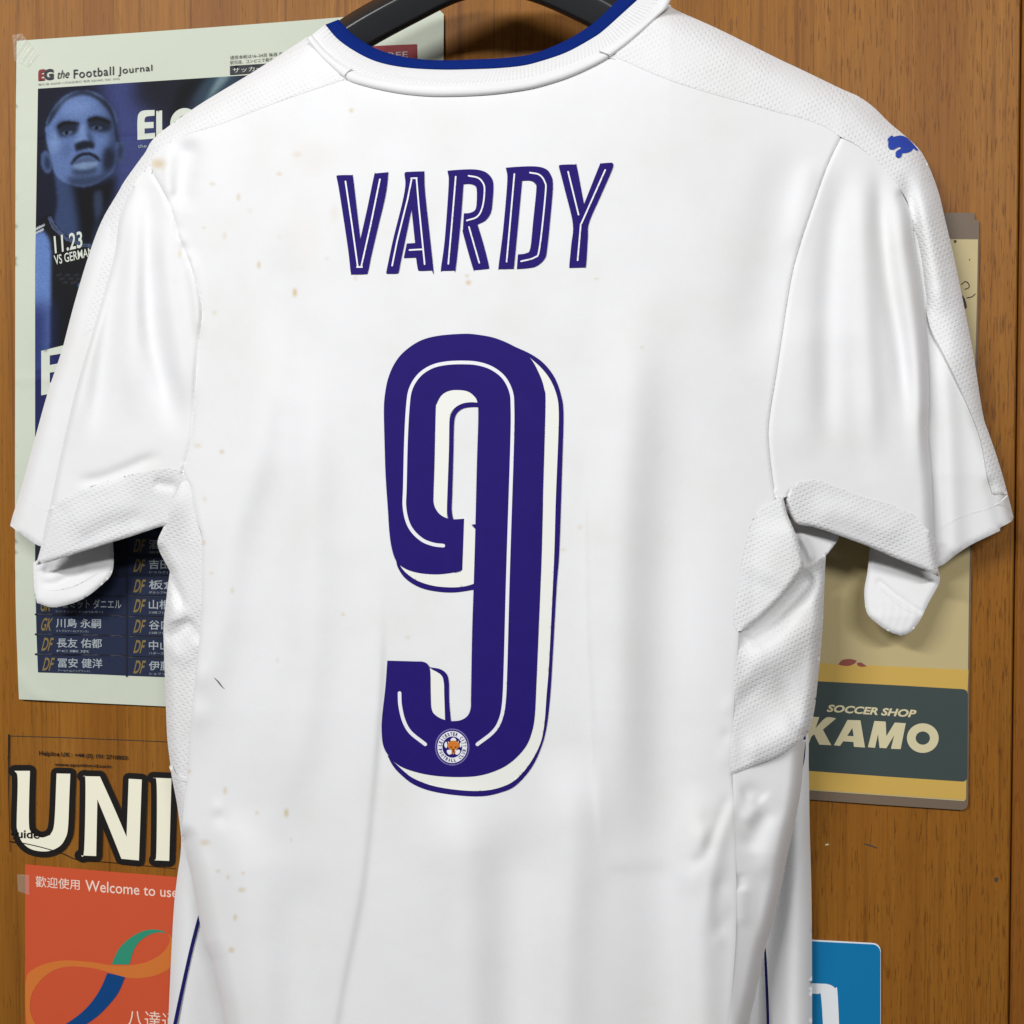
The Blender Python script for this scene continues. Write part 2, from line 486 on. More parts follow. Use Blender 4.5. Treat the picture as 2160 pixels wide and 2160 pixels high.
VS = np.array([(-400, 900), (20, 620), (250, 380), (400, 232), (646, 78), (1413, 10), (1640, 120), (1774, 187), (1942, 319), (2100, 640), (2500, 1100)], float)
def fold(line, w, amp, ends=(0, 0), kind='g', side=None):
    line = catmull(line, 4)
    def f(P):
        d, s, t = pdist(P, line)
        tp = np.minimum(1, np.minimum(ends[0] + t / 0.25, ends[1] + (1 - t) / 0.25)); tp = np.clip(tp, 0, 1); tp = tp * tp * (3 - 2 * tp)
        if kind == 'g': return amp * tp * np.exp(-0.5 * (d / w) ** 2)
        if kind == 's': return amp * tp * np.tanh(s * d / w) * np.exp(-0.5 * (d / (side or 7 * w)) ** 2)
        if kind == 'r':   # sharp roof-like crease
            return amp * tp * np.exp(-d / w)
    return f
FOLDS = [
    # long hanging folds of the back
    fold([(600, 640), (560, 900), (490, 1110), (458, 1320), (412, 1520), (395, 1640)], 34, 6.90),
    fold([(640, 700), (655, 900), (655, 1100), (652, 1374), (612, 1640), (570, 1800)], 36, 5.61),
    fold([(585, 470), (592, 700), (585, 1000)], 26, -2.59),
    fold([(504, 1690), (520, 1860), (540, 2060), (560, 2300)], 44, 6.47, (0, 1)),
    fold([(640, 1800), (630, 2000), (620, 2300)], 40, -3.46, (0, 1)),
    fold([(806, 1180), (808, 1400), (795, 1594), (779, 1758), (762, 1895), (724, 2087), (690, 2300)], 9, -1.78, (0, 1), 's', 55),
    fold([(940, 1640), (970, 1800), (985, 2000), (990, 2300)], 48, 7.34, (0, 1)),
    fold([(1090, 1700), (1085, 1900), (1080, 2300)], 46, -4.74, (0, 1)),
    fold([(1200, 1560), (1205, 1800), (1190, 2000), (1180, 2300)], 38, 6.04, (0, 1)),
    fold([(1240, 900), (1238, 1060), (1241, 1300), (1250, 1480), (1259, 1720), (1276, 1830)], 6, 1.08, (0, 0), 's', 60),
    fold([(1350, 560), (1335, 780), (1316, 1060), (1308, 1360), (1312, 1600), (1330, 1800)], 42, 6.04),
    fold([(1440, 760), (1420, 1000), (1410, 1300), (1400, 1600), (1390, 1900), (1390, 2300)], 50, -5.18, (0, 1)),
    fold([(1470, 1640), (1475, 1900), (1480, 2300)], 30, 6.47, (0, 1)),
    fold([(1260, 1828), (1330, 1832), (1430, 1822)], 16, 0.5, (0, 0), 's', 40),
    fold([(1562, 1640), (1530, 1740), (1500, 1860), (1490, 1990)], 12, 1.6),
    fold([(1548, 1660), (1505, 1760), (1478, 1830)], 9, -1.2),
    # shoulder-blade creases
    fold([(402, 285), (394, 340), (384, 400), (380, 450)], 17, -6.5),
    fold([(360, 300), (352, 360), (362, 430)], 10, 2.48),
    fold([(398, 520), (412, 610), (420, 720)], 9, 2.79),
    fold([(1700, 270), (1650, 420), (1610, 620), (1590, 800)], 40, -3.41),
    fold([(1715, 330), (1690, 430), (1668, 540)], 16, 1.86),
    # left sleeve folds, hanging from the end of the hanger
    fold([(312, 372), (312, 540), (319, 685), (352, 830), (378, 935)], 17, -6.51, (.3, 0)),
    fold([(300, 400), (286, 560), (276, 720), (280, 900)], 20, 4.03, (.3, 0)),
    fold([(342, 440), (356, 600), (382, 760), (396, 880)], 17, 4.03, (0, 0)),
    fold([(270, 440), (240, 598), (214, 801), (196, 950)], 15, -3.41, (0, 0)),
    fold([(255, 450), (213, 620), (176, 800), (150, 960)], 16, 3.10, (0, 0)),
    fold([(150, 1015), (210, 1010), (300, 975), (350, 955)], 9, -2.48),
    # right sleeve folds
    fold([(1790, 320), (1768, 420), (1752, 560), (1745, 700), (1745, 850), (1750, 980)], 20, -4.65),
    fold([(1825, 330), (1818, 440), (1822, 560), (1830, 720), (1838, 880), (1846, 1010)], 18, 3.72),
    fold([(1850, 360), (1860, 470), (1875, 600), (1900, 740), (1915, 900)], 13, -4.34, (.2, 0)),
    fold([(1890, 400), (1900, 520), (1920, 660), (1935, 820), (1938, 1000)], 14, 3.72, (.2, .2)),
    fold([(1710, 640), (1695, 820), (1700, 980)], 40, 1.8),
    fold([(1800, 700), (1812, 880), (1838, 1030)], 26, -1.3),
]
# small puckers near the side seams
for (x, y, w, a) in [(384, 505, 8, 2.2), (388, 526, 6, -1.6), (394, 540, 7, 2.0), (398, 552, 5, -1.2), (378, 480, 7, -1.0),
                     (418, 1425, 14, 1.8), (425, 1470, 18, -1.2), (418, 1510, 16, 1.8), (457, 1705, 9, 2.0), (468, 1725, 10, -1.8), (480, 1765, 26, 2.2), (440, 1790, 18, -1.6),
                     (1535, 1490, 10, 1.5), (1531, 1552, 8, -1.8), (1528, 1600, 12, 1.6), (1490, 1730, 10, -1.4), (1480, 1765, 13, 2.4), (1472, 1816, 10, -3.2), (1455, 1856, 16, 2.4),
                     (1520, 1830, 14, 2.0), (1520, 1868, 9, -1.6), (1528, 1912, 12, 1.6), (1520, 1955, 10, -1.8), (1516, 1985, 10, 1.2), (1500, 1790, 12, -1.2)]:
    FOLDS.append((lambda x, y, w, a: (lambda P: (0.62 if x < 1300 else 0.40) * a * np.exp(-0.5 * (((P[:, 0] - x) / w) ** 2 + ((P[:, 1] - y) / (w * 1.25)) ** 2))))(x, y, w, a))
_rp = [(random.uniform(0, 6.28), random.uniform(.002, .012), random.uniform(.001, .005), random.uniform(0, 6.28)) for _ in range(10)]
def base(P):
    u, v = P[:, 0], P[:, 1]
    a = np.abs(u - 1000)
    b = 92 - 20 * (np.minimum(a, 620) / 620) ** 2.2 - 26 * np.clip((a - 620) / 400, 0, 1.2)
    top = np.interp(u, VS[:, 0], VS[:, 1])
    b = b - 17 * np.exp(-np.clip(v - top, 0, None) / 120) - 4 * np.exp(-np.clip(v - top, 0, None) / 400)
    b = b - 6 * np.clip((v - 1500) / 700, 0, 1.3)
    return b
def surf(P):
    d = base(P)
    for f in FOLDS: d = d + f(P)
    for (p, kx, ky, q) in _rp: d = d + 0.09 * np.sin(P[:, 0] * kx + P[:, 1] * ky + p)
    return d

STAINS = [(741, 233, 5, .5), (589, 367, 5, .4), (622, 617, 7, .7), (988, 596, 6, .6), (985, 582, 4, .5), (546, 559, 6, .55), (468, 953, 5, .55), (417, 940, 7, .3),
          (432, 1053, 5, .3), (452, 659, 5, .3), (448, 388, 5, .4), (503, 416, 6, .45), (430, 480, 3, .4), (446, 1209, 4, .35), (490, 1246, 5, .35), (429, 1145, 6, .4),
          (398, 1627, 5, .45), (475, 1668, 6, .45), (542, 1715, 4, .4), (460, 1838, 4, .5), (481, 1851, 4, .45), (513, 1842, 4, .4), (510, 1877, 7, .45), (496, 1935, 6, .5),
          (488, 2004, 7, .5), (432, 1777, 9, .4), (604, 1715, 7, .65), (614, 1771, 3, .4), (333, 345, 14, .55), (344, 352, 6, .3), (724, 1296, 4, .4), (628, 326, 10, .25),
          (706, 450, 14, .14), (660, 330, 40, .08), (590, 500, 6, .12), (640, 500, 60, .05), (1223, 1112, 5, .3), (1188, 1160, 5, .3), (474, 497, 6, .3), (1354, 733, 4, .3),
          (760, 520, 5, .3), (750, 585, 6, .25), (690, 545, 5, .2), (1258, 588, 4, .3), (585, 1392, 4, .25), (1006, 1510, 5, .15), (860, 1345, 5, .25), (380, 535, 7, .35), (527, 444, 6, .15)]
def stain_of(P):
    s = np.zeros(len(P))
    for i, (x, y, r, a) in enumerate(STAINS):
        k = 1 + 0.3 * math.sin(i * 2.1)
        q = np.sqrt(((P[:, 0] - x) / (r * k)) ** 2 + ((P[:, 1] - y) / (r / k)) ** 2)
        s = np.maximum(s, 1.25 * a * np.clip(1.35 - q, 0, 1))
    return s

# --- front panel, lying nearest the wall
FL = [(402, 1500), (384, 1640), (382, 1784), (374, 1848), (366, 1925), (358, 2085), (352, 2250), (348, 2480)]
FR = [(1712, 2480), (1713, 2160), (1712, 1905), (1708, 1744), (1706, 1620), (1700, 1500)]
front_out = [(720, 330), (420, 420), (430, 900), (440, 1250)] + FL + FR + [(1650, 1200), (1660, 900), (1690, 420), (1380, 280), (1300, 400), (1150, 520), (1000, 545), (850, 500)]
def front_d(P):
    u, v = P[:, 0], P[:, 1]
    d = 15 + 8 * np.exp(-0.5 * ((u - 385) / 45) ** 2) + 4 * np.exp(-0.5 * ((u - 1690) / 40) ** 2)
    d += fold([(1640, 1600), (1652, 1750), (1632, 1900), (1600, 2100), (1580, 2400)], 16, -5, (0, 1))(P)
    d += fold([(1690, 1600), (1680, 1800), (1672, 2000), (1668, 2400)], 18, 4, (0, 1))(P)
    d += 20 * np.clip((700 - v) / 400, 0, 1)
    d += 0.8 * np.sin(u * 0.03 + v * 0.004)
    return d
patch('front_panel', front_out, front_d, M['plain_knit'], shirt, 8, rolls=[(FL, 40, 8), (FR, 36, 8)], thick=0.7)
stroke('side_piping', [(428, 1915), (420, 1938), (404, 2000), (386, 2080), (369, 2160), (340, 2300)], 7.5, front_d, M['navy_piping'], shirt, off=0.9)
stroke('side_piping', [(1613, 1985), (1615, 2030), (1618, 2100), (1620, 2160), (1623, 2300)], [2, 5.5, 6, 6, 6], front_d, M['navy_piping'], shirt, off=6.0)
stroke('side_piping', [(1697, 1545), (1697, 1575), (1695, 1600), (1692, 1622)], [5, 5, 5, 2], front_d, M['navy_piping'], shirt, off=2.2)

# --- sleeves, the front halves first
def lsf(P):
    return base(P) - 13
LS_OUT = [(300, 330), (264, 380), (249, 406), (214, 467), (186, 542), (157, 639), (133, 731), (101, 827), (72, 931), (43, 1036), (23, 1101)]
patch('sleeve_front', LS_OUT + [(27, 1113), (58, 1136), (88, 1153), (130, 1150), (180, 1000), (240, 760), (330, 480)], lsf, M['plain_knit'], shirt, 8,
      rolls=[(LS_OUT, 26, 12), ([(23, 1101), (27, 1113), (58, 1136), (88, 1153)], 7, 2)], thick=0.9)
stroke('hem_stitch', [(62, 1057), (84, 1069), (100, 1077)], 3.2, lsf, M['plain_knit'], shirt, off=0.3)
def rsf(P):
    d = 34 - 4 * np.clip((P[:, 1] - 1000) / 150, 0, 1)
    d = d + fold([(1985, 700), (2000, 900), (2010, 1150)], 18, 5, (0, 1))(P) + fold([(2085, 1000), (2100, 1060), (2112, 1110)], 9, -3, (0, 1))(P)
    return d
RS_OUT = [(1982, 415), (1991, 452), (2012, 541), (2029, 623), (2053, 746), (2073, 872), (2087, 917), (2104, 967), (2122, 1028), (2138, 1091)]
RS_HEM = [(2138, 1091), (2133, 1100), (2110, 1113), (2109, 1120), (2049, 1149), (2017, 1170), (1978, 1196)]
patch('sleeve_front', RS_OUT + RS_HEM[1:] + [(1930, 1190), (1915, 900), (1900, 600), (1920, 470)], rsf, M['plain_knit'], shirt, 8,
      rolls=[(RS_OUT, 36, 20), (RS_HEM, 7, 2)], thick=0.9)
stroke('hem_stitch', [(1978, 1120), (2010, 1098), (2050, 1082), (2085, 1072), (2108, 1060), (2124, 1046)], 2.6, rsf, M['plain_knit'], shirt, off=0.2)
# --- cuffs whose inner side shows below the back of each sleeve
LC = [(70, 1188), (72, 1240), (78, 1272), (116, 1281), (174, 1264), (220, 1229), (236, 1209), (240, 1180), (238, 1140), (200, 1120), (120, 1150)]
def lcd(P):
    return 20 + 8 * np.clip((P[:, 1] - 1150) / 110, 0, 1) + 2 * np.exp(-0.5 * ((P[:, 0] - 150) / 60) ** 2) + fold([(78, 1225), (110, 1232), (150, 1215), (190, 1190)], 6, -2.4)(P) + fold([(90, 1200), (120, 1205)], 8, -2)(P)
patch('sleeve_cuff', LC, lcd, M['plain_knit'], shirt, 5, rolls=[(LC[:9], 13, 2.2)], thick=0.9)
stroke('hem_stitch', [(84, 1238), (112, 1245), (160, 1234), (205, 1208)], 2.4, lcd, M['plain_knit'], shirt, off=0.3, sp=4)
RC = [(1840, 1140), (1835, 1155), (1830, 1204), (1823, 1248), (1828, 1291), (1846, 1312), (1875, 1332), (1901, 1341), (1922, 1332), (1942, 1306), (1959, 1271), (1980, 1233), (1983, 1216), (1960, 1190), (1900, 1160)]
def rcd(P):
    d = 20 + 9 * np.clip((P[:, 1] - 1170) / 130, 0, 1) + 2 * np.exp(-0.5 * ((P[:, 0] - 1885) / 55) ** 2)
    for k in range(6):
        x = 1856 + 17 * k
        d = d + fold([(x, 1250 + 4 * k), (x + 6, 1290), (x - 8, 1330)], 4.5, 0.4, (0, 1))(P)
    return d + fold([(1855, 1228), (1895, 1260), (1940, 1290)], 4, -1.6, (1, 1))(P)
patch('sleeve_cuff', RC, rcd, M['plain_knit'], shirt, 5, rolls=[(RC[1:14], 13, 2.2)], thick=0.9)
stroke('hem_stitch', [(1858, 1240), (1880, 1262), (1905, 1282), (1932, 1296)], 2.4, rcd, M['plain_knit'], shirt, off=0.25)

# --- back halves of the sleeves
LBK = [(275, 402), (252, 460), (241, 540), (203, 676), (162, 815), (128, 960), (101, 1091), (87, 1151), (75, 1191)]
LBB = [(104, 1094), (122, 1078), (192, 1042), (278, 1016), (348, 1003), (380, 1004)]
l_back = LBK[:7] + LBB + [(400, 985), (410, 931), (416, 859), (424, 743), (434, 656), (422, 598), (408, 554), (386, 499), (376, 464), (364, 429), (350, 400), (330, 365), (320, 348), (302, 362)]
patch('sleeve_back', l_back, lambda P: surf(P) - 0.3, M['knit'], shirt, 5, rolls=[(LBB, 12, 3.0), (LBK, 14, 7.5), ([(322, 365), (342, 400), (357, 429), (368, 464), (377, 499), (400, 554), (414, 598), (426, 656), (417, 743), (409, 859), (403, 931), (391, 975)], 12, 2.2, -1)], thick=0.8, stain=stain_of)
r_back = [(1760, 285), (1774, 285), (1809, 303), (1846, 335), (1875, 367), (1907, 410), (1922, 452), (1930, 522), (1940, 582), (1950, 667), (1957, 752), (1959, 855), (1956, 900), (1965, 1016), (1968, 1140),
          (1944, 1122), (1926, 1103), (1887, 1082), (1843, 1068), (1800, 1056), (1757, 1039), (1722, 1028), (1690, 1031), (1668, 1043), (1640, 1056), (1625, 1028), (1615, 958), (1612, 894), (1630, 783), (1658, 600), (1668, 540), (1709, 429), (1738, 348)]
RBK = [(1909, 412), (1922, 452), (1930, 522), (1940, 582), (1950, 667), (1957, 752), (1959, 855), (1956, 900), (1965, 1016), (1970, 1134)]
patch('sleeve_back', r_back, lambda P: surf(P) - 0.3, M['knit'], shirt, 5, rolls=[([(1968, 1140), (1944, 1122), (1926, 1103), (1887, 1082), (1843, 1068), (1800, 1056), (1757, 1039), (1722, 1028), (1690, 1031), (1668, 1043)], 12, 3.0), (RBK, 26, 10), ([(1774, 289), (1745, 348), (1716, 429), (1687, 516), (1666, 600), (1638, 783), (1621, 894), (1623, 958), (1632, 1028)], 10, 1.5, 1)], thick=0.8, stain=stain_of)

# --- dimpled gussets under the sleeves
LG_TOP = [(101, 1085), (116, 1062), (188, 1027), (275, 1001), (348, 988), (372, 991), (382, 999)]
LG_BOT = [(346, 1109), (275, 1132), (203, 1154), (122, 1180), (75, 1193)]
lg = LG_TOP + [(398, 1010), (402, 1050), (382, 1096), (362, 1114)] + LG_BOT + [(87, 1151)]
def lgd(P):
    d, _, _ = pdist(P, LG_TOP)
    return surf(P) + 0.25 - 0.065 * d - 4 * np.clip((P[:, 0] - 362) / 30, 0, 1) * np.clip((P[:, 1] - 1015) / 30, 0, 1) + fold([(320, 1016), (345, 1022), (378, 1026)], 8, -2.2)(P) + fold([(130, 1120), (200, 1090), (300, 1060)], 30, 2.0)(P) + fold([(150, 1160), (230, 1110), (330, 1085)], 14, -1.6)(P)
patch('underarm_gusset', lg, lgd, M['mesh'], shirt, 5, rolls=[(LG_BOT, 9, 2.5), ([(101, 1085), (87, 1151), (75, 1193)], 14, 6)], thick=0.8)
RG_TOP = [(1661, 1032), (1687, 1017), (1722, 1013), (1759, 1025), (1803, 1042), (1846, 1054), (1890, 1068), (1930, 1088), (1948, 1109), (1968, 1132)]
RG_BOT = [(1983, 1218), (1948, 1201), (1890, 1178), (1835, 1154), (1768, 1129), (1716, 1112), (1674, 1106)]
rg = RG_TOP + [(1977, 1190)] + RG_BOT + [(1661, 1080), (1654, 1051)]
def rgd(P):
    d, _, _ = pdist(P, RG_TOP)
    return surf(P) + 0.3 - 0.06 * d + fold([(1690, 1075), (1800, 1090), (1920, 1140)], 22, 2.2)(P)
patch('underarm_gusset', rg, rgd, M['mesh'], shirt, 5, rolls=[(RG_BOT, 8, 2.5), ([(1968, 1132), (1977, 1190), (1983, 1218)], 16, 7), ([(1661, 1032), (1654, 1051), (1661, 1080), (1674, 1106)], 10, 6)], thick=0.8)

# --- side panels
# left
LPR = [(376, 980), (392, 985), (404, 1029), (417, 1101), (426, 1136), (430, 1203), (430, 1290), (424, 1391), (414, 1493), (408, 1560), (402, 1640), (405, 1700), (400, 1760)]
LPL = [(374, 1000), (380, 1017), (359, 1072), (346, 1109), (333, 1139), (336, 1162), (357, 1203), (357, 1214), (351, 1261), (345, 1319), (346, 1380), (348, 1435), (351, 1522), (353, 1560), (359, 1611), (363, 1643), (374, 1700), (384, 1780)]
def lpd(P):
    d = base(P) - 1.2 - 0.17 * np.clip(424 - P[:, 0], 0, None) * (1 - 0.75 * np.exp(-((P[:, 1] - 1010) / 100) ** 2)) + 5.5 * np.exp(-((P[:, 1] - 1060) / 55) ** 2) * np.clip((412 - P[:, 0]) / 30, 0, 1)
    d = d + fold([(345, 1345), (380, 1335), (410, 1310)], 13, -7, (.3, .3))(P) + fold([(352, 1380), (390, 1375), (420, 1340)], 16, 4)(P) + fold([(355, 1205), (375, 1250), (385, 1290)], 7, -5, (.6, 0))(P)
    d = d + fold([(350, 1260), (365, 1290), (372, 1320)], 16, 4)(P)
    for k in range(7):
        d = d + fold([(352, 1440 + 26 * k), (385, 1405 + 24 * k), (412, 1376 + 20 * k)], 6, 0.9)(P)
    return d
patch('side_panel', LPR + LPL[::-1], lpd, M['mesh'], shirt, 5, rolls=[(LPL[5:], 22, 9), (LPL[:6], 8, 2.0)], thick=0.8)
stroke('side_seam', [(361, 1618), (368, 1634), (380, 1642), (396, 1646), (404, 1648)], 8, lambda P: lpd(P) + roll(P, LPL[5:], 22, 9), M['plain_knit'], shirt, off=2.0)
# right: the smooth lower part behind, then the dimpled part with its flap
def rpd_low(P):
    u, v = P[:, 0], P[:, 1]
    d = surf(P) - 0.3 - 0.06 * np.clip(u - 1548, 0, None) - 2.2 * np.exp(-((v - 1600) / 60) ** 2)
    d = d + fold([(1560, 1680), (1590, 1670), (1615, 1690)], 12, -1.80)(P) + fold([(1565, 1735), (1585, 1720), (1600, 1700)], 12, 1.92)(P) + fold([(1572, 1800), (1600, 1745), (1625, 1700)], 15, -2.40)(P)
    d = d + fold([(1600, 1860), (1630, 1780), (1650, 1700)], 16, 1.80)(P) + fold([(1570, 1860), (1566, 1900), (1566, 1960)], 10, 1.08)(P) + fold([(1560, 1840), (1562, 1880)], 8, -1.20)(P)
    return d - 9 * np.clip((v - 1800) / 350, 0, 1.4) * np.clip((u - 1540) / 60, 0, 1)
RLO = [(1700, 1560), (1695, 1600), (1690, 1660), (1678, 1730), (1662, 1800), (1650, 1860), (1632, 1940), (1612, 2010), (1596, 2090), (1580, 2160), (1560, 2300), (1545, 2480)]
patch('side_panel', [(1540, 1600), (1620, 1570)] + RLO + [(1500, 2480), (1520, 2200), (1545, 1960), (1548, 1800), (1546, 1700)], rpd_low, M['plain_knit'], shirt, 6, rolls=[(RLO, 30, 16)], thick=0.8)
RPR = [(1742, 1172), (1741, 1192), (1738, 1260), (1736, 1310), (1732, 1368), (1725, 1437), (1719, 1491), (1710, 1532), (1702, 1549)]
RPB = [(1702, 1549), (1671, 1577), (1637, 1599), (1585, 1618), (1541, 1637)]
def rpd(P):
    d = surf(P) - 0.1 - 0.05 * np.clip(P[:, 0] - 1550, 0, None)
    d = d + fold([(1575, 1345), (1620, 1320), (1665, 1270), (1715, 1210)], 15, -14, (.5, .5))(P)
    d = d + fold([(1560, 1400), (1620, 1390), (1680, 1340), (1720, 1280)], 30, 5, (0, 0))(P)
    d = d + fold([(1560, 1440), (1620, 1480), (1690, 1460)], 34, -4)(P) + fold([(1560, 1590), (1620, 1575), (1690, 1530)], 22, 4)(P)
    return d
patch('side_panel', [(1590, 1250), (1640, 1225), (1697, 1200)] + RPR + RPB[1:] + [(1538, 1573), (1543, 1471), (1550, 1368), (1565, 1310)], rpd, M['mesh'], shirt, 5, rolls=[(RPR, 26, 12), (RPB, 10, 2)], thick=0.8)
# inside of the underarm, in shade
inn = [(1660, 1085), (1674, 1100), (1716, 1108), (1770, 1126), (1767, 1140), (1757, 1154), (1742, 1172), (1718, 1192), (1696, 1202), (1680, 1170)]
patch('underarm_lining', inn, lambda P: 48 - 6 * np.clip((P[:, 0] - 1690) / 70, 0, 1) + fold([(1685, 1125), (1705, 1160), (1715, 1190)], 6, 3)(P), M['plain_knit'], shirt, 5, thick=0.8)
FLAP_E = [(1654, 1050), (1661, 1085), (1680, 1130), (1690, 1165), (1697, 1198)]
FLAP_B = [(1697, 1198), (1680, 1222), (1648, 1262), (1610, 1300), (1580, 1325), (1566, 1345)]
flap = [(1638, 1052), (1652, 1046)] + FLAP_E[1:] + FLAP_B[1:-1] + [(1556, 1332), (1547, 1312), (1552, 1263), (1568, 1170), (1582, 1107), (1606, 1072)]
def fld(P):
    return surf(P) + 0.35 + 5 * np.clip((P[:, 0] - 1590) / 80, 0, 1) + fold([(1650, 1090), (1640, 1160), (1600, 1240)], 30, 2)(P)
patch('side_panel', flap, fld, M['mesh'], shirt, 5, rolls=[(FLAP_E, 9, 4), (FLAP_B, 12, 5)], thick=0.8)

# --- back panel
BT = [(725, 158), (757, 170), (830, 185), (902, 192), (975, 192), (1100, 182), (1138, 172), (1196, 152), (1254, 125), (1294, 108)]
YR = [(1294, 116), (1399, 162), (1486, 191), (1600, 223), (1640, 235), (1687, 246), (1739, 265), (1774, 287)]
AR = [(1774, 287), (1745, 348), (1716, 429), (1687, 516), (1666, 600), (1638, 783), (1621, 894), (1623, 958), (1632, 1028), (1638, 1054)]
BR_ = [(1638, 1054), (1612, 1078), (1592, 1110), (1578, 1190), (1562, 1280), (1556, 1368), (1549, 1471), (1545, 1573), (1543, 1636), (1548, 1700), (1552, 1800), (1553, 1950), (1545, 2080), (1538, 2160), (1528, 2300), (1515, 2480)]
BL_ = [(520, 2480), (494, 2280), (472, 2160), (465, 2118), (446, 2028), (430, 1989), (420, 1938), (401, 1838), (385, 1774), (388, 1700), (396, 1640), (400, 1560), (406, 1493), (417, 1391), (425, 1290), (426, 1203), (426, 1136), (417, 1101), (400, 1029), (384, 998)]
AL = [(384, 998), (391, 975), (403, 931), (409, 859), (417, 743), (426, 656), (414, 598), (400, 554), (377, 499), (368, 464), (357, 429), (342, 400), (322, 365), (319, 348), (325, 330), (348, 307)]
YL = [(348, 307), (391, 281), (464, 258), (540, 229), (598, 207), (656, 187), (725, 162)]
back = BT + YR + AR[1:] + BR_[1:] + BL_ + AL[1:] + YL[1:-1]
BROLL = [(AR, 7, 0.9), (BR_[:9], 8, 0.35), (BR_[8:], 7, 0.4), (BL_[:9], 42, 15), (BL_[8:], 10, 1.4), (AL[:-3], 9, 2.0)]
back_o = patch('back_panel', back, surf, M['knit'], shirt, 4.6, rolls=BROLL, thick=0.8, stain=stain_of)

# --- shoulder yokes, running from the collar over the hanger
def yoke_d(P): return surf(P) + 0.6
SILL = [(646, 79), (540, 148), (417, 223), (330, 287), (304, 325), (264, 380), (249, 406), (214, 467), (186, 542)]
SILL = SILL[:-1] + [(186, 542), (157, 639), (133, 731)]
def yokel_d(P):
    w = np.clip((520 - P[:, 1]) / 200, 0, 1); w = w * w * (3 - 2 * w)
    return w * yoke_d(P) + (1 - w) * (lsf(P) + 0.35)
yl = [(706, 146), (684, 124), (662, 98), (648, 80), (646, 79), (540, 148), (417, 223), (330, 287), (304, 325), (264, 380), (249, 406), (214, 467), (186, 542), (157, 639), (133, 731), (142, 744), (215, 690), (240, 620), (268, 510), (288, 440), (305, 398), (320, 366), (323, 337), (348, 311), (391, 285), (464, 262), (540, 233), (598, 211), (656, 191), (725, 168)]
patch('shoulder_yoke', yl, yokel_d, M['mesh'], shirt, 5, rolls=[(SILL, 40, 13), ([(325, 335), (348, 311), (391, 285), (464, 262), (540, 233), (598, 211), (656, 191), (725, 168)], 6, 0.45), ([(133, 731), (142, 744), (215, 690)], 14, 1.6)], thick=0.8)
SILR = [(1380, -2), (1413, 10), (1428, 22), (1515, 61), (1640, 123), (1687, 145), (1774, 187), (1812, 204), (1846, 229), (1875, 258), (1913, 290), (1942, 319), (1958, 350)]
SILR2 = SILR[:-1] + [(1962, 357), (1980, 406), (1991, 452), (2012, 541), (2029, 623), (2053, 746), (2073, 872), (2087, 917), (2104, 967), (2122, 1028)]
def yoker_d(P):
    w = np.clip((560 - P[:, 1]) / 260, 0, 1); w = w * w * (3 - 2 * w)
    d = w * yoke_d(P) + (1 - w) * (rsf(P) + 2.5)
    return d + fold([(1908, 350), (1914, 390), (1926, 470), (1940, 600), (1952, 680)], 11, -5, (0, .2))(P) + fold([(1938, 390), (1950, 450), (1968, 550), (1990, 680)], 14, 3.5, (0, 0))(P)
yr = [(1308, 102), (1341, 76), (1384, 36), (1404, 14)] + SILR2[1:] + [(2124, 1040), (2096, 1052), (2082, 1000), (2066, 920), (2030, 830), (1990, 745), (1962, 690), (1944, 600), (1928, 500), (1918, 440), (1907, 412), (1875, 371), (1846, 339), (1809, 307), (1774, 289), (1739, 267), (1687, 248), (1640, 237), (1600, 225), (1486, 193), (1399, 164), (1294, 118)]
YRR = [(SILR2, 50, 15), ([(1294, 118), (1399, 164), (1486, 193), (1600, 225), (1640, 237), (1687, 248), (1739, 267), (1774, 289), (1809, 307), (1846, 339), (1875, 371), (1907, 412)], 6, 0.45), ([(2124, 1040), (2096, 1052)], 12, 5)]
patch('shoulder_yoke', yr, yoker_d, M['mesh'], shirt, 5, rolls=YRR, thick=0.8)
emblem = [(1600 + x / 3.45, y / 3.45) for x, y in [(938, 1012), (950, 1000), (968, 984), (985, 995), (1015, 988), (1050, 988), (1082, 1004), (1110, 1030), (1140, 1062), (1165, 1094), (1150, 1096), (1128, 1080), (1115, 1098), (1085, 1110), (1047, 1114), (1040, 1140), (1017, 1149), (998, 1134), (1003, 1100), (1020, 1088), (1038, 1080), (1030, 1066), (1008, 1074), (985, 1086), (955, 1084), (944, 1060), (946, 1030)]]
patch('sleeve_emblem', emblem, lambda P: yoker_d(P) + roll(P, *YRR[0]), M['blue_thread'], shirt, 3, off=1.0)

# --- collar: seam tape, ribbed band, blue trim; each swept as a rounded strip
TAPE_O = [(646, 81), (679, 122), (725, 163), (757, 178), (830, 195), (902, 203), (975, 203), (1040, 199), (1100, 191), (1138, 183), (1196, 165), (1254, 139), (1294, 115), (1341, 78), (1384, 38), (1408, 14), (1420, -16)]
RIB_O = [(659, 73), (688, 107), (728, 137), (772, 157), (830, 170), (902, 177), (975, 177), (1040, 174), (1100, 167), (1138, 158), (1196, 138), (1260, 110), (1300, 86), (1326, 67), (1370, 29), (1390, 2), (1404, -24)]
TRIM_O = [(686, 52), (714, 84), (757, 113), (801, 132), (859, 143), (931, 147), (1000, 146), (1050, 144), (1100, 139), (1138, 130), (1196, 110), (1254, 78), (1278, 60), (1297, 43), (1330, 13), (1344, 0), (1366, -24)]
TRIM_I = [(714, 41), (743, 71), (786, 99), (830, 115), (888, 125), (946, 127), (1004, 125), (1050, 123), (1100, 118), (1138, 109), (1196, 84), (1239, 58), (1262, 40), (1283, 20), (1303, 0), (1318, -16), (1328, -28)]
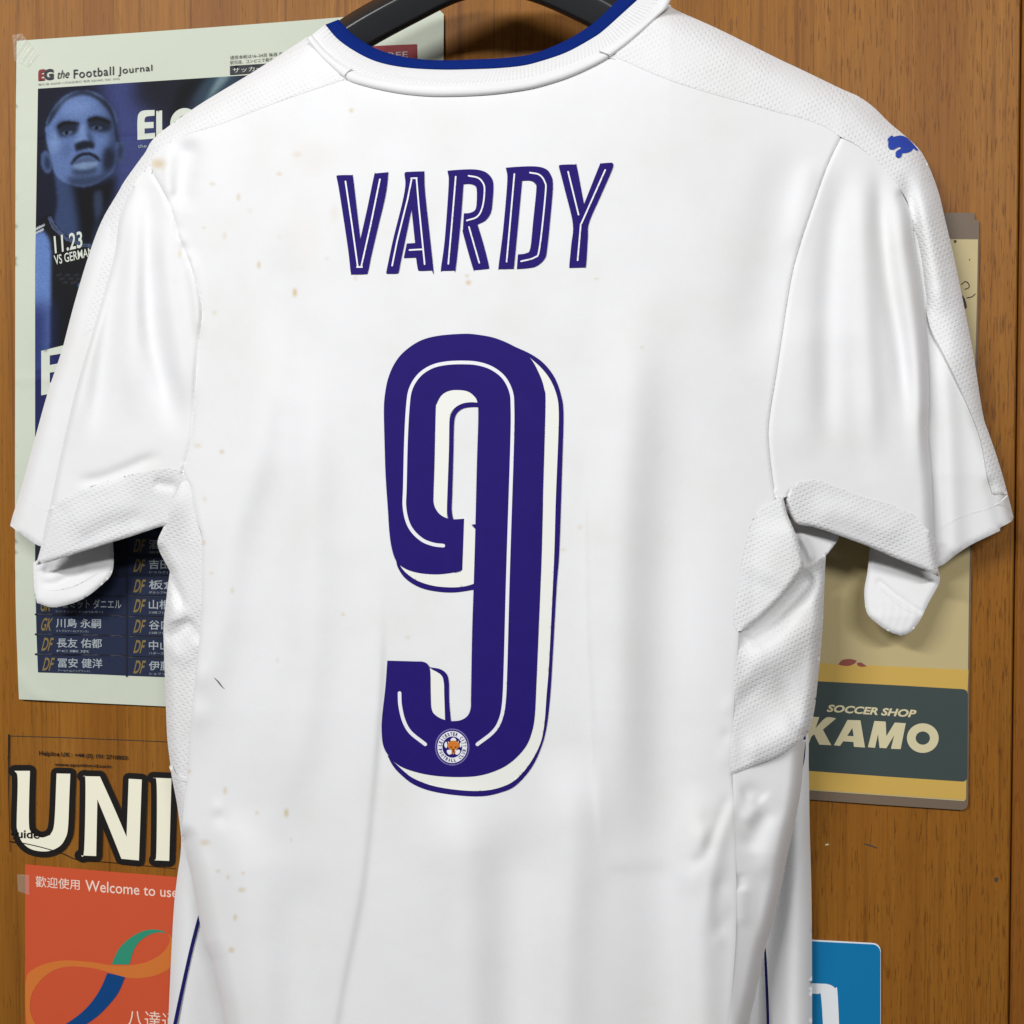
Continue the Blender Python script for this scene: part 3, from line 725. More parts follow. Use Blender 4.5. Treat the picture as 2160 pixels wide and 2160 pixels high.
def band(name, A, B, dA, dB, bulge, mat, rib=False, n=7, flat=0.35):
    a = catmull(A, 8); b = catmull(B, 8)
    cl = np.concatenate([[0], np.cumsum(np.hypot(*(a[1:] - a[:-1]).T))])
    da = dA(a); db = dB(b)
    Vx = []; UV = []
    for j in range(n + 1):
        t = j / n
        P = a * (1 - t) + b * t
        d = da * (1 - t) + db * t + bulge * (math.sin(math.pi * t) ** flat)
        Vx.append(at(P, d)); UV.append(np.stack([cl / 1000.0, np.full(len(cl), t)], 1))
    m = len(a); V = np.vstack(Vx)
    F = []
    for j in range(n):
        for i in range(m - 1):
            F.append((j * m + i, j * m + i + 1, (j + 1) * m + i + 1, (j + 1) * m + i))
    o = make(name, V, F, mat, shirt, True, np.vstack(UV))
    return o
endl = lambda P: -9 * np.exp(-np.clip(P[:, 0] - 640, 0, None) / 60) - 12 * np.exp(-np.clip(1420 - P[:, 0], 0, None) / 70)
cd = lambda off: (lambda P: base(P) + 2.2 + off + 0.3 * endl(P))
band('collar_tape', TAPE_O, RIB_O, lambda P: surf(P) + 0.6, cd(-0.9), 2.4, M['plain_knit'], flat=0.6)
band('collar_rib', RIB_O, TRIM_O, cd(-0.9), cd(-4.5), 1.0, M['rib'])
band('collar_trim', TRIM_O, TRIM_I, cd(-5.0), cd(-8.0), 1.8, M['blue_trim'])
stroke('collar_seam', [(724, 163), (733, 152), (743, 145)], 2.2, cd(1.2), M['thread'], shirt, off=0.6)
stroke('collar_seam', [(1264, 108), (1278, 113), (1290, 117)], 2.2, cd(1.2), M['thread'], shirt, off=0.6)

# --- name and number, heat-pressed on the back
def psurf(P):
    d = surf(P)
    return d
def zp(pts, ox, oy, s): return [(ox + x / s, oy + y / s) for x, y in pts]
Z8 = lambda pts: zp(pts, 640, 300, 2.683)
def letter(outline, lines):
    o = patch('letter', Z8(outline), psurf, M['navy_vinyl'], shirt, 5, off=0.55, corner=50)
    for ln in lines:
        q = Z8(ln)
        stroke('inline_stripe', q, 3.3, psurf, M['white_vinyl'], o, off=0.85, sp=3, curve=len(q) > 4)
    return o
letter([(187, 194), (195, 187), (270, 186), (280, 195), (300, 360), (322, 548), (360, 380), (400, 188), (408, 176), (474, 170), (480, 178), (465, 300), (420, 490), (385, 640), (365, 735), (350, 746), (280, 747), (268, 738), (252, 600), (205, 290)],
       [[(238, 222), (275, 470), (307, 700)], [(303, 706), (332, 706)], [(328, 700), (380, 470), (433, 210)]])
letter([(572, 180), (580, 168), (674, 165), (684, 173), (690, 300), (735, 714), (727, 725), (660, 727), (648, 718), (637, 652), (568, 655), (585, 573), (632, 570), (612, 380), (575, 560), (550, 680), (540, 733), (527, 743), (473, 744), (469, 736), (480, 680), (510, 540), (560, 340), (577, 240)],
       [[(502, 698), (530, 560), (590, 320), (612, 210)], [(610, 204), (642, 203)], [(640, 208), (652, 350), (686, 690)], [(600, 610), (674, 606)]])
letter([(817, 168), (826, 160), (950, 153), (1020, 164), (1060, 195), (1075, 240), (1070, 340), (1060, 400), (1030, 442), (985, 465), (1020, 580), (1050, 702), (1044, 716), (972, 722), (960, 714), (905, 520), (903, 490), (908, 402), (940, 400), (970, 385), (980, 350), (981, 270), (970, 245), (940, 235), (906, 237), (890, 450), (862, 714), (850, 725), (786, 727), (778, 718), (800, 550), (822, 240)],
       [[(862, 195), (842, 440), (820, 688)], [(935, 190), (985, 200), (1013, 225), (1025, 265), (1015, 360), (985, 420), (925, 443)], [(937, 480), (995, 682)]])
letter([(1148, 154), (1158, 143), (1300, 136), (1370, 150), (1400, 185), (1412, 235), (1405, 350), (1380, 600), (1365, 660), (1320, 700), (1270, 712), (1208, 717), (1214, 635), (1260, 628), (1284, 600), (1300, 450), (1318, 270), (1312, 235), (1285, 217), (1238, 217), (1212, 500), (1191, 716), (1112, 717), (1104, 708), (1130, 500), (1154, 220)],
       [[(1194, 180), (1172, 430), (1150, 676)], [(1282, 172), (1335, 184), (1366, 225), (1370, 290), (1336, 600), (1308, 652), (1232, 674)]])
letter([(1446, 138), (1455, 128), (1535, 126), (1547, 136), (1588, 350), (1675, 132), (1685, 120), (1747, 115), (1755, 125), (1745, 162), (1680, 310), (1617, 455), (1610, 540), (1600, 695), (1590, 708), (1512, 710), (1505, 700), (1516, 580), (1525, 460), (1480, 270)],
       [[(1498, 167), (1557, 410)], [(1708, 157), (1640, 310), (1573, 460)], [(1570, 462), (1552, 668)]])

NINE = [(976, 704), (921.5, 708.6), (884, 719.8), (852, 742), (832, 767), (818.4, 799), (811.7, 834), (809.7, 866), (811, 928.5), (813.4, 1003), (818.4, 1077.5), (821, 1118.5), (825.8, 1153.8), (835.4, 1182.7), (853, 1198.7), (882, 1208.4), (920.5, 1211.6), (952.6, 1208.4), (975, 1203),
        (978.9, 1094), (957.5, 1095.4), (945, 1093.7), (931.4, 1087.5), (921.5, 1077.5), (915, 1062.6), (914.5, 1040), (916.5, 978), (919, 866), (921.5, 851.4), (929, 836.5), (938.9, 827.8), (953.8, 822.9), (973.7, 822.9), (988.6, 826.6), (1001, 836.5), (1007, 849), (1009, 878.8), (1006, 978), (1003, 1102.4), (999, 1240.5), (995.9, 1336.7), (993.6, 1465), (992.7, 1494), (986, 1510), (971.8, 1519), (952.6, 1521), (936.5, 1518), (920.5, 1510), (910.8, 1497), (908.6, 1465), (907.6, 1417), (902.8, 1402.5), (893, 1396), (872, 1395), (817, 1393.5),
        (813, 1449), (806.5, 1506.8), (805, 1539), (808, 1571), (819.4, 1593.5), (843.4, 1616), (882, 1630), (926.9, 1637.4), (978, 1639), (1016.7, 1635), (1055, 1622), (1084, 1603), (1109.8, 1574), (1122.6, 1542), (1128.4, 1506.8), (1132, 1433), (1138.7, 1272.6), (1142.5, 1176), (1145, 1080), (1146, 1027.8), (1150.6, 854), (1147.6, 819), (1137.6, 789), (1117.8, 754.5), (1085.5, 731), (1045.7, 713.5), (1008.4, 706)]
nine = patch('number_nine', NINE, psurf, M['navy_vinyl'], shirt, 4, off=1.05, corner=50)
CR_O = [(1115, 752), (1142.6, 777), (1162.5, 804), (1175, 836.5), (1178.6, 868.8), (1177.4, 928), (1172.4, 1052.7), (1169.4, 1160), (1166, 1240), (1158, 1401), (1153, 1465), (1148, 1529), (1138.7, 1571), (1116, 1612.7), (1087, 1645), (1055, 1661), (1016.7, 1668), (968.6, 1666.6), (914, 1657.7), (872, 1641.6), (846.6, 1622), (829, 1604.7)]
DK_O = [(1085.5, 731), (1120, 747), (1147.6, 767), (1170, 796.8), (1183.6, 834), (1188.6, 873.8), (1186, 978), (1179.9, 1160), (1174, 1240), (1165, 1401), (1159.5, 1481), (1151.5, 1542), (1138.7, 1584), (1119.4, 1622), (1087, 1657.7), (1055, 1672), (1016.7, 1679.5), (965.4, 1677.6), (910.8, 1669), (872, 1654.5), (843.4, 1632), (828, 1614), (817, 1593)]
under = [(843, 1606), (882, 1620), (926.9, 1627), (978, 1629), (1016.7, 1625), (1050, 1612), (1079, 1594), (1102, 1568), (1114, 1540), (1120, 1506), (1124, 1433), (1130, 1272), (1135, 1176), (1138, 1027), (1142, 854), (1136, 820), (1126, 795)]
patch('shade_outline', DK_O + under + [(1105, 760)], psurf, M['navy_vinyl'], nine, 4, off=0.55)
patch('number_shade', CR_O + under + [(1112, 770)], psurf, M['cream_vinyl'], nine, 4, off=0.80)
patch('number_shade', [(905, 1040), (908, 866), (918, 836), (945, 814), (980, 814), (1004, 832), (1010, 849.5), (993.5, 848.4), (976, 851), (961, 859), (951, 871), (948, 886), (946.8, 953), (942.6, 1077.5), (945, 1097), (920, 1090)], psurf, M['cream_vinyl'], nine, 4, off=0.80)
stroke('shade_outline', [(1014, 853.5), (992, 853.7), (975, 857), (962, 866), (955, 879), (952.5, 900), (951.4, 953), (949, 1040), (948, 1077), (952, 1100)], 10, psurf, M['navy_vinyl'], nine, off=0.55, cap=False, sp=4)
patch('number_shade', [(972, 1210), (970, 1094), (978.9, 1093.7), (1002, 1116), (1010, 1118), (1008, 1230), (1000.7, 1231), (981, 1236.6), (952.6, 1239), (914, 1235.6), (878.7, 1224), (853, 1205), (838.6, 1184), (856, 1190), (900, 1200)], psurf, M['cream_vinyl'], nine, 4, off=0.80)
patch('shade_outline', [(994.8, 1106.5), (1010, 1105), (1010, 1122), (1003, 1116)], psurf, M['navy_vinyl'], nine, 4, off=0.92)
patch('shade_outline', [(835.4, 1182.7), (840, 1198.7), (856, 1221), (885, 1239), (920.5, 1247.5), (959, 1249.4), (999, 1243.7), (1006, 1242), (1006, 1222), (952, 1222), (880, 1206), (850, 1188)], psurf, M['navy_vinyl'], nine, 4, off=0.55)
patch('number_shade', [(900, 1407), (908, 1410.6), (930, 1423.4), (936, 1439.4), (937, 1465), (939, 1526), (915, 1516), (902, 1495)], psurf, M['cream_vinyl'], nine, 4, off=0.80)
patch('shade_outline', [(906, 1407), (911, 1408), (930, 1412), (943, 1423.4), (947, 1442.6), (947.7, 1481), (951.6, 1526), (932, 1526), (930, 1440), (915, 1416)], psurf, M['navy_vinyl'], nine, 4, off=0.55)
for ln in ([(935, 1151), (914, 1148.3), (891.7, 1139.6), (871.8, 1122), (859.4, 1100), (853, 1067.6), (854, 1027.8), (856.4, 928.4), (860.6, 854), (866.8, 819), (884, 791.8), (909, 774.4), (938.9, 766.5), (976, 764.5), (1008.4, 767), (1038, 777), (1063, 796.8), (1078, 826.6), (1081, 858.9), (1080.5, 928.4), (1074.5, 1116), (1070.7, 1240), (1066.5, 1401), (1063, 1481), (1055, 1519.7), (1039, 1545), (1007, 1570)],
           [(842.8, 1462), (844, 1487.6), (851.5, 1519.7), (866, 1545), (897, 1570)]):
    stroke('inline_stripe', ln, 7.6, psurf, M['white_vinyl'], nine, off=1.3, sp=4)

# club crest at the foot of the number
CX, CY, RX, RY = 954.0, 1575.8, 36.4, 39.0
def ell(r, n=40, a0=0, a1=2 * math.pi): return [(CX + RX * r * math.cos(a0 + (a1 - a0) * k / n), CY + RY * r * math.sin(a0 + (a1 - a0) * k / n)) for k in range(n)]
crest = patch('club_crest', ell(1.0), psurf, M['lilac_vinyl'], shirt, 4, off=1.30, raw=True)
patch('crest_ring', ell(0.93), psurf, M['navy_vinyl'], crest, 4, off=1.42, raw=True)
patch('crest_ring', ell(0.865), psurf, M['white_vinyl'], crest, 4, off=1.54, raw=True)
patch('crest_field', ell(0.575), psurf, M['navy_vinyl'], crest, 4, off=1.66, raw=True)
def ring_text(word, a0, a1, r, h, flip):
    n = len(word)
    for i, ch in enumerate(word):
        if ch == ' ': continue
        a = math.radians(a0 + (a1 - a0) * i / (n - 1))
        c = np.array([CX + RX * r * math.cos(a), CY + RY * r * math.sin(a)])
        up = np.array([math.cos(a), math.sin(a)]) * (-1 if flip else 1)
        rt = np.array([-up[1], up[0]])
        w = 2.0 if ch not in 'I' else 0.7
        q = [c - rt * w + up * h, c + rt * w + up * h, c + rt * w - up * h, c - rt * w - up * h]
        text_print('crest_letter', ch, q, psurf, M['navy_vinyl'], crest, off=1.75, bold=0.03, res=2)
ring_text('LEICESTER CITY', 188, 355, 0.715, 3.6, False)
ring_text('FOOTBALL CLUB', 168, 14, 0.715, 3.6, True)
zc = lambda pts: zp(pts, 880, 1500, 12.075)
for q in ([(840, 740), (880, 690), (925, 672), (965, 690), (1000, 740), (960, 762), (880, 762)], [(690, 850), (720, 790), (745, 780), (768, 850), (760, 920), (740, 945), (705, 910)],
          [(1080, 850), (1100, 790), (1140, 850), (1130, 910), (1090, 930)], [(750, 1010), (790, 980), (870, 1010), (880, 1090), (810, 1110), (770, 1070)], [(965, 1090), (980, 1010), (1060, 975), (1098, 1010), (1070, 1080), (1010, 1115)]):
    patch('crest_petal', zc(q), psurf, M['white_vinyl'], crest, 3, off=1.8)
patch('crest_fox', zc([(780, 760), (815, 790), (870, 755), (975, 755), (1025, 790), (1060, 740), (1058, 830), (1065, 900), (1030, 950), (970, 985), (950, 1070), (918, 1110), (890, 1070), (870, 985), (800, 950), (780, 890), (785, 830)]), psurf, M['orange_vinyl'], crest, 3, off=1.95)
for q in ([(830, 905), (885, 900), (885, 935), (850, 935)], [(955, 905), (1010, 900), (990, 935), (955, 935)], [(890, 960), (950, 960), (935, 1050), (905, 1050)]):
    patch('crest_fox_mark', zc(q), psurf, M['brown_vinyl'], crest, 3, off=2.1, corner=60)
for q in ([(782, 765), (812, 800), (790, 815)], [(1056, 750), (1030, 800), (1050, 815)], [(820, 975), (868, 990), (880, 1030), (840, 1010)], [(1010, 970), (970, 990), (960, 1030), (990, 1010)]):
    patch('crest_fox_mark', zc(q), psurf, M['white_vinyl'], crest, 3, off=2.1, corner=60)

# a stray fibre on the cloth
stroke('lint_fibre', [(452, 1430), (460, 1438), (466, 1446), (473, 1453)], [0.8, 2.2, 1.8, 0.6], surf, M['mark_grey'], shirt, off=0.5, sp=3)

# ------------------------------------------------------------------ the hanger
hang = thing('coat_hanger', 'black glossy plastic coat hanger inside the collar of the white shirt', 'hanger', tuple(at([(1050, 60)], 52)[0]))
HP = catmull([(400, 345), (460, 300), (560, 222), (660, 138), (743, 72), (868, 2), (960, -42), (1050, -58), (1140, -42), (1242, 2), (1330, 50), (1500, 142), (1600, 205), (1680, 262)], 6)
prof = [(-7, 6), (-4, 12), (1, 13), (9, 2.0), (9.6, 0.4), (8.8, -1.2), (4, -13.5), (0, -15), (-5, -12), (-7, -6)]
Pw = at(HP, 50 - 18 * np.clip((np.abs(HP[:, 0] - 1030) - 330) / 340, 0, 1))
tan = np.gradient(Pw, axis=0); tan /= np.linalg.norm(tan, axis=1)[:, None]
Vh = []
for p, t, k in zip(Pw, tan, np.linspace(-1, 1, len(Pw))):
    up = np.array([-t[2], 0, t[0]]); sc = 1.0 if abs(k) < 0.45 else 1.0 - 0.45 * (abs(k) - 0.45) / 0.55
    for (d, h) in prof: Vh.append(p + up * h / 1000 * sc + np.array([0, -d / 1000 * sc, 0]))
Vh = np.array(Vh); n = len(prof); F = []
for i in range(len(Pw) - 1):
    for j in range(n): F.append((i * n + j, i * n + (j + 1) % n, (i + 1) * n + (j + 1) % n, (i + 1) * n + j))
F.append(tuple(range(n))); F.append(tuple((len(Pw) - 1) * n + j for j in range(n))[::-1])
arm = make('arm', Vh, F, M['plastic'], hang, True)
m = arm.modifiers.new('edge', 'BEVEL'); m.width = 0.0008; m.segments = 2; m.limit_method = 'ANGLE'; m.angle_limit = math.radians(25)
hk = []
c0 = at([(1050, -75)], 52)[0]
for k in range(6): hk.append(c0 + np.array([0, 0, 0.012 * k]))
cc = c0 + np.array([0.026, 0, 0.062 + 0.026])
for k in range(22):
    a = math.radians(230 - 230 * k / 21 - 10)
    hk.append(cc + np.array([math.cos(a) * 0.026, 0, math.sin(a) * 0.026]))
hk = np.array(hk); tg = np.gradient(hk, axis=0); tg /= np.linalg.norm(tg, axis=1)[:, None]
V = []; F = []
for p, t in zip(hk, tg):
    s = np.array([-t[2], 0, t[0]])
    for j in range(8):
        a = 2 * math.pi * j / 8; V.append(p + 0.0017 * (s * math.cos(a) + np.array([0, 1, 0]) * math.sin(a)))
for i in range(len(hk) - 1):
    for j in range(8): F.append((i * 8 + j, i * 8 + (j + 1) % 8, (i + 1) * 8 + (j + 1) % 8, (i + 1) * 8 + j))
make('hook', V, F, M['steel'], hang, True)

# ------------------------------------------------------------------ newspaper on the wall
news = thing('newspaper', 'creased newspaper front page with blue portrait and player list taped behind the shirt', 'newspaper', tuple(at([(480, 1490)], 1)[0]))
def nd(P):
    u, v = P[:, 0], P[:, 1]
    return 2.6 + 0.9 * np.sin(u * 0.011 + 0.5) * np.sin(v * 0.006) + 0.5 * np.sin(v * 0.021 + u * 0.004) + 1.2 * np.exp(-((u - 60) ** 2 + (v - 1450) ** 2) / 60 ** 2) - 1.4 * np.exp(-((u - 40) ** 2 + (v - 90) ** 2) / 40 ** 2) \
        + fold([(35, 300), (400, 285), (930, 270)], 5, -0.5, (1, 1))(P) + fold([(32, 800), (400, 800)], 6, 0.6, (1, 1))(P) + fold([(40, 1425), (70, 1462), (100, 1475)], 8, 0.9, (1, 1))(P)
sheet = [(35, 86), (300, 68), (560, 49), (800, 30), (926, 20), (936, 30), (935, 300), (934, 900), (938, 1522), (640, 1506), (345, 1490), (180, 1482), (40, 1475), (37, 1400), (32, 1200), (32, 700), (33, 300)]
patch('paper_sheet', sheet, nd, M['paper'], news, 12)
# the printed photograph: soft painted shapes, one colour per mesh point
PX0, PY0, PX1, PY1, ST = 72, 150, 560, 1140, 2.0
nx, ny = int((PX1 - PX0) / ST) + 1, int((PY1 - PY0) / ST) + 1
gx, gy = np.meshgrid(np.linspace(0, 1, nx), np.linspace(0, 1, ny))
def nmap(s, t):
    L = np.stack([np.interp(t, [0, .4, 1], [80, 74, 74]), np.interp(t, [0, 1], [187, 1140])], -1)
    Rr = np.stack([np.interp(t, [0, 1], [560, 560]), np.interp(t, [0, 1], [156, 1140])], -1)
    return L * (1 - s[..., None]) + Rr * s[..., None]
GP = nmap(gx.ravel(), gy.ravel())
img = np.zeros((ny, nx, 3))
def lin(c): return np.array(srgb(*c)[:3])
img[:] = lin((40, 44, 66))
def blur(m, r):
    r = r / ST
    if r < 0.6: return m
    k = np.arange(-int(3 * r), int(3 * r) + 1); w = np.exp(-0.5 * (k / r) ** 2); w /= w.sum()
    pad = len(k) // 2
    m = np.pad(m, pad, mode='edge')
    m = np.apply_along_axis(lambda a: np.convolve(a, w, 'valid'), 0, m)
    return np.apply_along_axis(lambda a: np.convolve(a, w, 'valid'), 1, m)
def paint(poly, col, b=2, a=1.0, sm=True):
    q = smooth_closed(poly, 70) if sm else np.array(poly, float)
    m = inside(GP, q).astype(float).reshape(ny, nx)
    m = blur(m, b) * a
    img[:] = img * (1 - m[..., None]) + lin(col) * m[..., None]
def el(cx, cy, rx, ry, rot=0):
    return [(cx + rx * math.cos(a) * math.cos(rot) - ry * math.sin(a) * math.sin(rot), cy + rx * math.cos(a) * math.sin(rot) + ry * math.sin(a) * math.cos(rot)) for a in np.linspace(0, 2 * math.pi, 24, endpoint=False)]
paint([(215, 160), (320, 150), (345, 420), (240, 480), (225, 300)], (72, 84, 146), 18)
paint([(290, 150), (560, 140), (560, 300), (300, 230)], (44, 46, 62), 16)
paint([(430, 150), (520, 140), (470, 230), (400, 250)], (70, 100, 120), 9, .7)
paint([(470, 150), (500, 145), (430, 220)], (150, 180, 186), 4, .6)
paint([(380, 180), (440, 160), (380, 230), (360, 260)], (28, 32, 40), 7)
paint([(60, 700), (300, 640), (340, 1130), (60, 1140)], (50, 58, 118), 30)
# neck and shoulders
paint([(112, 350), (246, 350), (236, 400), (212, 455), (196, 520), (180, 560), (100, 520), (118, 450), (120, 410)], (66, 88, 132), 3)
paint([(150, 385), (246, 370), (238, 420), (208, 470), (196, 520), (170, 520), (160, 440)], (26, 28, 36), 7)
paint([(198, 410), (214, 402), (216, 440), (202, 470)], (74, 92, 128), 4, .7)
paint([(72, 480), (106, 450), (122, 480), (160, 512), (194, 524), (240, 560), (240, 760), (104, 740), (100, 560)], (40, 41, 46), 2)
paint([(72, 494), (92, 488), (106, 520), (106, 640), (100, 760), (72, 780)], (104, 142, 205), 3)
paint([(72, 640), (106, 640), (100, 790), (72, 800)], (56, 72, 140), 16)
for q in ([(74, 482), (94, 472), (95, 475), (75, 486)], [(74, 490), (92, 481), (93, 485), (75, 494)]): paint(q, (200, 205, 215), .8, .9, False)
for k in range(2): 
    y0 = 4 * k
    paint([(104 + y0, 456), (112 + y0, 478 - y0), (140, 504 - y0), (176, 518 - y0), (200, 520 - y0), (200, 522 - y0), (176, 521 - y0), (138, 507 - y0), (109 + y0, 481 - y0), (101 + y0, 460)], (96, 112, 150), .8, .8, False)
# head
HEAD = [(174, 191), (150, 196), (130, 208), (112, 230), (98, 258), (97, 290), (104, 320), (110, 345), (116, 366), (128, 380), (150, 390), (178, 394), (205, 386), (230, 370), (243, 350), (248, 310), (247, 255), (236, 226), (215, 204), (196, 194)]
paint(el(98, 342, 12, 24, -.15), (78, 104, 150), 1.5); paint(el(100, 344, 6, 15, -.15), (40, 52, 80), 3, .8)
paint(el(254, 322, 9, 25, .1), (72, 92, 134), 1.5); paint(el(254, 320, 4, 14, .1), (36, 44, 66), 3, .8)
paint(HEAD, (100, 130, 184), 1.6)
paint([(205, 205), (240, 230), (250, 300), (244, 352), (212, 390), (216, 330), (232, 290), (226, 240)], (48, 64, 104), 7, .85)
paint([(140, 204), (174, 190), (204, 200), (232, 222), (246, 262), (252, 300), (244, 300), (238, 255), (222, 226), (196, 206), (170, 202), (142, 212), (122, 236), (104, 262), (97, 268), (108, 236)], (38, 46, 66), 2.2, .9)
paint(el(160, 226, 34, 16, -.1), (124, 156, 210), 10, .7)
paint(el(115, 300, 10, 24, .1), (134, 166, 214), 6, .6)
paint([(118, 268), (132, 256), (164, 258), (168, 268), (162, 282), (126, 290)], (34, 42, 64), 4, .95)
paint([(184, 250), (206, 244), (230, 252), (236, 268), (226, 280), (196, 276), (184, 268)], (32, 40, 62), 4, .95)
paint([(120, 266), (136, 256), (166, 258), (166, 263), (138, 263), (122, 272)], (18, 20, 26), 1.6)
paint([(184, 251), (206, 246), (232, 256), (232, 262), (206, 253), (186, 258)], (18, 20, 26), 1.6)
paint(el(142, 280, 11, 4, -.15), (96, 118, 160), 1.2, .8); paint(el(141, 280, 4, 4), (16, 18, 26), 1)
paint(el(205, 270, 11, 4, .05), (86, 104, 146), 1.2, .8); paint(el(204, 270, 4, 4), (16, 18, 26), 1)
paint([(170, 262), (180, 262), (186, 300), (166, 306), (160, 296)], (122, 152, 204), 4, .8)
paint([(182, 268), (192, 282), (200, 305), (188, 306)], (50, 64, 100), 4, .8)
paint([(156, 306), (168, 298), (188, 297), (200, 304), (198, 314), (184, 314), (160, 320)], (24, 28, 40), 2.4, .95)
paint([(136, 300), (152, 306), (146, 326), (130, 330)], (84, 110, 160), 5, .6)
paint([(148, 346), (160, 328), (182, 320), (202, 326), (213, 338), (208, 340), (186, 328), (166, 334), (154, 348)], (20, 22, 30), 1.8, .95)
paint([(152, 346), (166, 336), (188, 331), (206, 340), (196, 345), (166, 349)], (84, 104, 144), 2)
paint([(154, 348), (180, 342), (207, 342), (200, 353), (176, 358), (158, 356)], (124, 152, 190), 2)
paint([(150, 356), (176, 358), (204, 352), (202, 364), (176, 370), (156, 368)], (22, 26, 36), 4, .7)
paint([(140, 374), (170, 372), (210, 368), (224, 372), (196, 392), (150, 392)], (46, 58, 88), 5, .8)
paint([(222, 310), (240, 318), (240, 350), (222, 362), (216, 336)], (30, 36, 54), 5, .8)
# faint club badge and folds on the jersey
for k in range(9): paint([(118 + 6 * k, 580 + 8 * (k % 3)), (130 + 6 * k, 577 + 8 * (k % 3)), (132 + 6 * k, 580 + 8 * (k % 3)), (120 + 6 * k, 583 + 8 * (k % 3))], (78, 80, 88), 1.2, .7, False)
paint(el(174, 600, 10, 5, -.4), (100, 150, 200), 1.5, .9)
img *= 0.66 * (1 + 0.06 * np.random.randn(ny, nx, 1))
img = 0.72 * img + 0.28 * (img @ np.array([.3, .5, .2]))[..., None]
img = np.clip(0.16 * (img / 0.16) ** 1.3, 0.004, 1)
Fg = []
for j in range(ny - 1):
    for i in range(nx - 1):
        a = j * nx + i; Fg.append((a, a + 1, a + nx + 1, a + nx))
photo = make('photo_print', at(GP, nd(GP) + 0.3), Fg, M['photo'], news, True, GP / 1000.0, col=img.reshape(-1, 3))

def npatch(name, poly, mat, off=0.6, sp=14, parent=news, corner=60): return patch(name, poly, nd, mat, parent, sp, off=off, corner=corner)
def ntext(body, quad, mat, off=0.6, **kw): return text_print('printed_text', body, quad, nd, mat, news, off=off, **kw)
# masthead
npatch('masthead_mark', zp([(278, 588), (280, 520), (300, 505), (330, 504), (330, 520), (300, 530), (300, 540), (328, 540), (326, 553), (300, 555), (300, 570), (326, 568), (325, 584)], 0, 0, 3.45), M['ink_red'], sp=4)
ntext('G', [(92, 146), (113, 144.5), (113, 168), (92, 169.5)], M['ink_black'], bold=0.05)
ntext('the', [(121, 148.5), (146, 146), (146, 163.5), (121, 166)], M['ink_black'], shear=0.3)
ntext('Football', [(155, 147), (240, 139.5), (240, 158), (155, 165.5)], M['ink_black'], space=1.1, bold=0.006)
ntext('Journal', [(249, 141), (321, 136), (321, 153), (249, 161)], M['ink_black'], space=1.1, bold=0.006)
ntext('発行:株 2022年11月20日発行 発売 SQUAD, INC. 2022', [(80, 176), (252, 163), (252, 168), (80, 181)], M['ink_grey'])
ntext('通常本紙は16~24頁 毎週 月 水 金', [(485, 117.5), (620, 107.5), (620, 115), (485, 125.5)], M['ink_black'])
ntext('駅売店、コンビニで発売。最新', [(485, 128), (600, 119), (600, 127), (485, 136)], M['ink_black'])
npatch('masthead_bar', [(485, 139), (640, 129), (640, 146), (485, 158)], M['ink_black'], off=0.5)
ntext('サッカー専門新聞', [(491, 143), (620, 134), (620, 144), (491, 154)], M['ink_white'], off=0.75)
npatch('free_box', [(700, 104), (790, 97), (879, 93), (880, 135), (700, 146)], M['ink_red'], off=0.5)
ntext('FREE', [(806, 111.5), (860, 108.5), (860, 121), (806, 124)], M['ink_pale'], off=0.75)
# big headline letters on the picture
npatch('headline_letter', [(290, 295), (290, 252), (294, 238), (304, 233), (326, 232), (326, 244), (309, 246), (305, 252), (305, 258), (324, 257), (324, 270), (305, 271), (305, 282), (327, 280), (327, 292)], M['ink_white'], sp=6)
npatch('headline_letter', [(329.5, 234), (342, 233), (342, 274), (356, 273), (356, 288), (329.5, 290)], M['ink_white'], sp=6)
patch('headline_letter', el(390, 262, 31, 34), nd, M['ink_white'], news, 6, off=0.6, holes=[el(390, 262, 16, 19)])
ntext('the Football', [(291, 305), (360, 301), (360, 308), (291, 312)], M['ink_pale'])
ntext('11.23', [(113, 498), (173, 487), (174, 522), (116, 535)], M['ink_white'], bold=0.015)
ntext('VS GERMANY', [(113, 539), (206, 519), (207, 537), (116, 559)], M['ink_white'], bold=0.012)
npatch('headline_letter', [(87, 740), (200, 712), (200, 734), (105, 750), (105, 770), (200, 752), (200, 772), (105, 786), (105, 807), (200, 790), (200, 812), (87, 834)], M['ink_white'], sp=10)
# squad list
npatch('list_field', [(74, 1120), (880, 1120), (882, 1446), (345, 1428), (200, 1422), (80, 1418), (76, 1300)], M['ink_navy'], off=0.5, sp=20)
npatch('list_field', [(74, 1120), (270, 1120), (270, 1215), (74, 1210)], M['ink_line'], off=0.62, sp=20)
for i, y in enumerate((1213, 1255, 1296, 1338, 1380)): stroke('list_rule', [(75, y), (268, y + 3)], 4, nd, M['ink_line'], news, off=0.7, curve=False, sp=20)
for i, y in enumerate((1132, 1171, 1213, 1256, 1300, 1342, 1386)): stroke('list_rule', [(268, y), (600, y + 8)], 4, nd, M['ink_line'], news, off=0.7, curve=False, sp=20)
stroke('list_rule', [(268, 1125), (267, 1426)], 4, nd, M['ink_line'], news, off=0.72, curve=False, sp=20)
def row(x, y, tag, nm, sub, w, gold=True):
    ntext(tag, [(x + 5, y), (x + 27, y + .5), (x + 22, y + 28), (x, y + 27.5)], M['ink_gold'], off=0.8, bold=0.02, shear=0.12)
    ntext(nm, [(x + 33, y + 1), (x + 33 + w, y + 2.5), (x + 33 + w, y + 22.5), (x + 33, y + 21)], M['ink_pale'], off=0.8, bold=0.012)
    ntext(sub, [(x + 33, y + 25), (x + 33 + w * .72, y + 26.5), (x + 33 + w * .72, y + 32), (x + 33, y + 30.5)], M['ink_pale'], off=0.8)
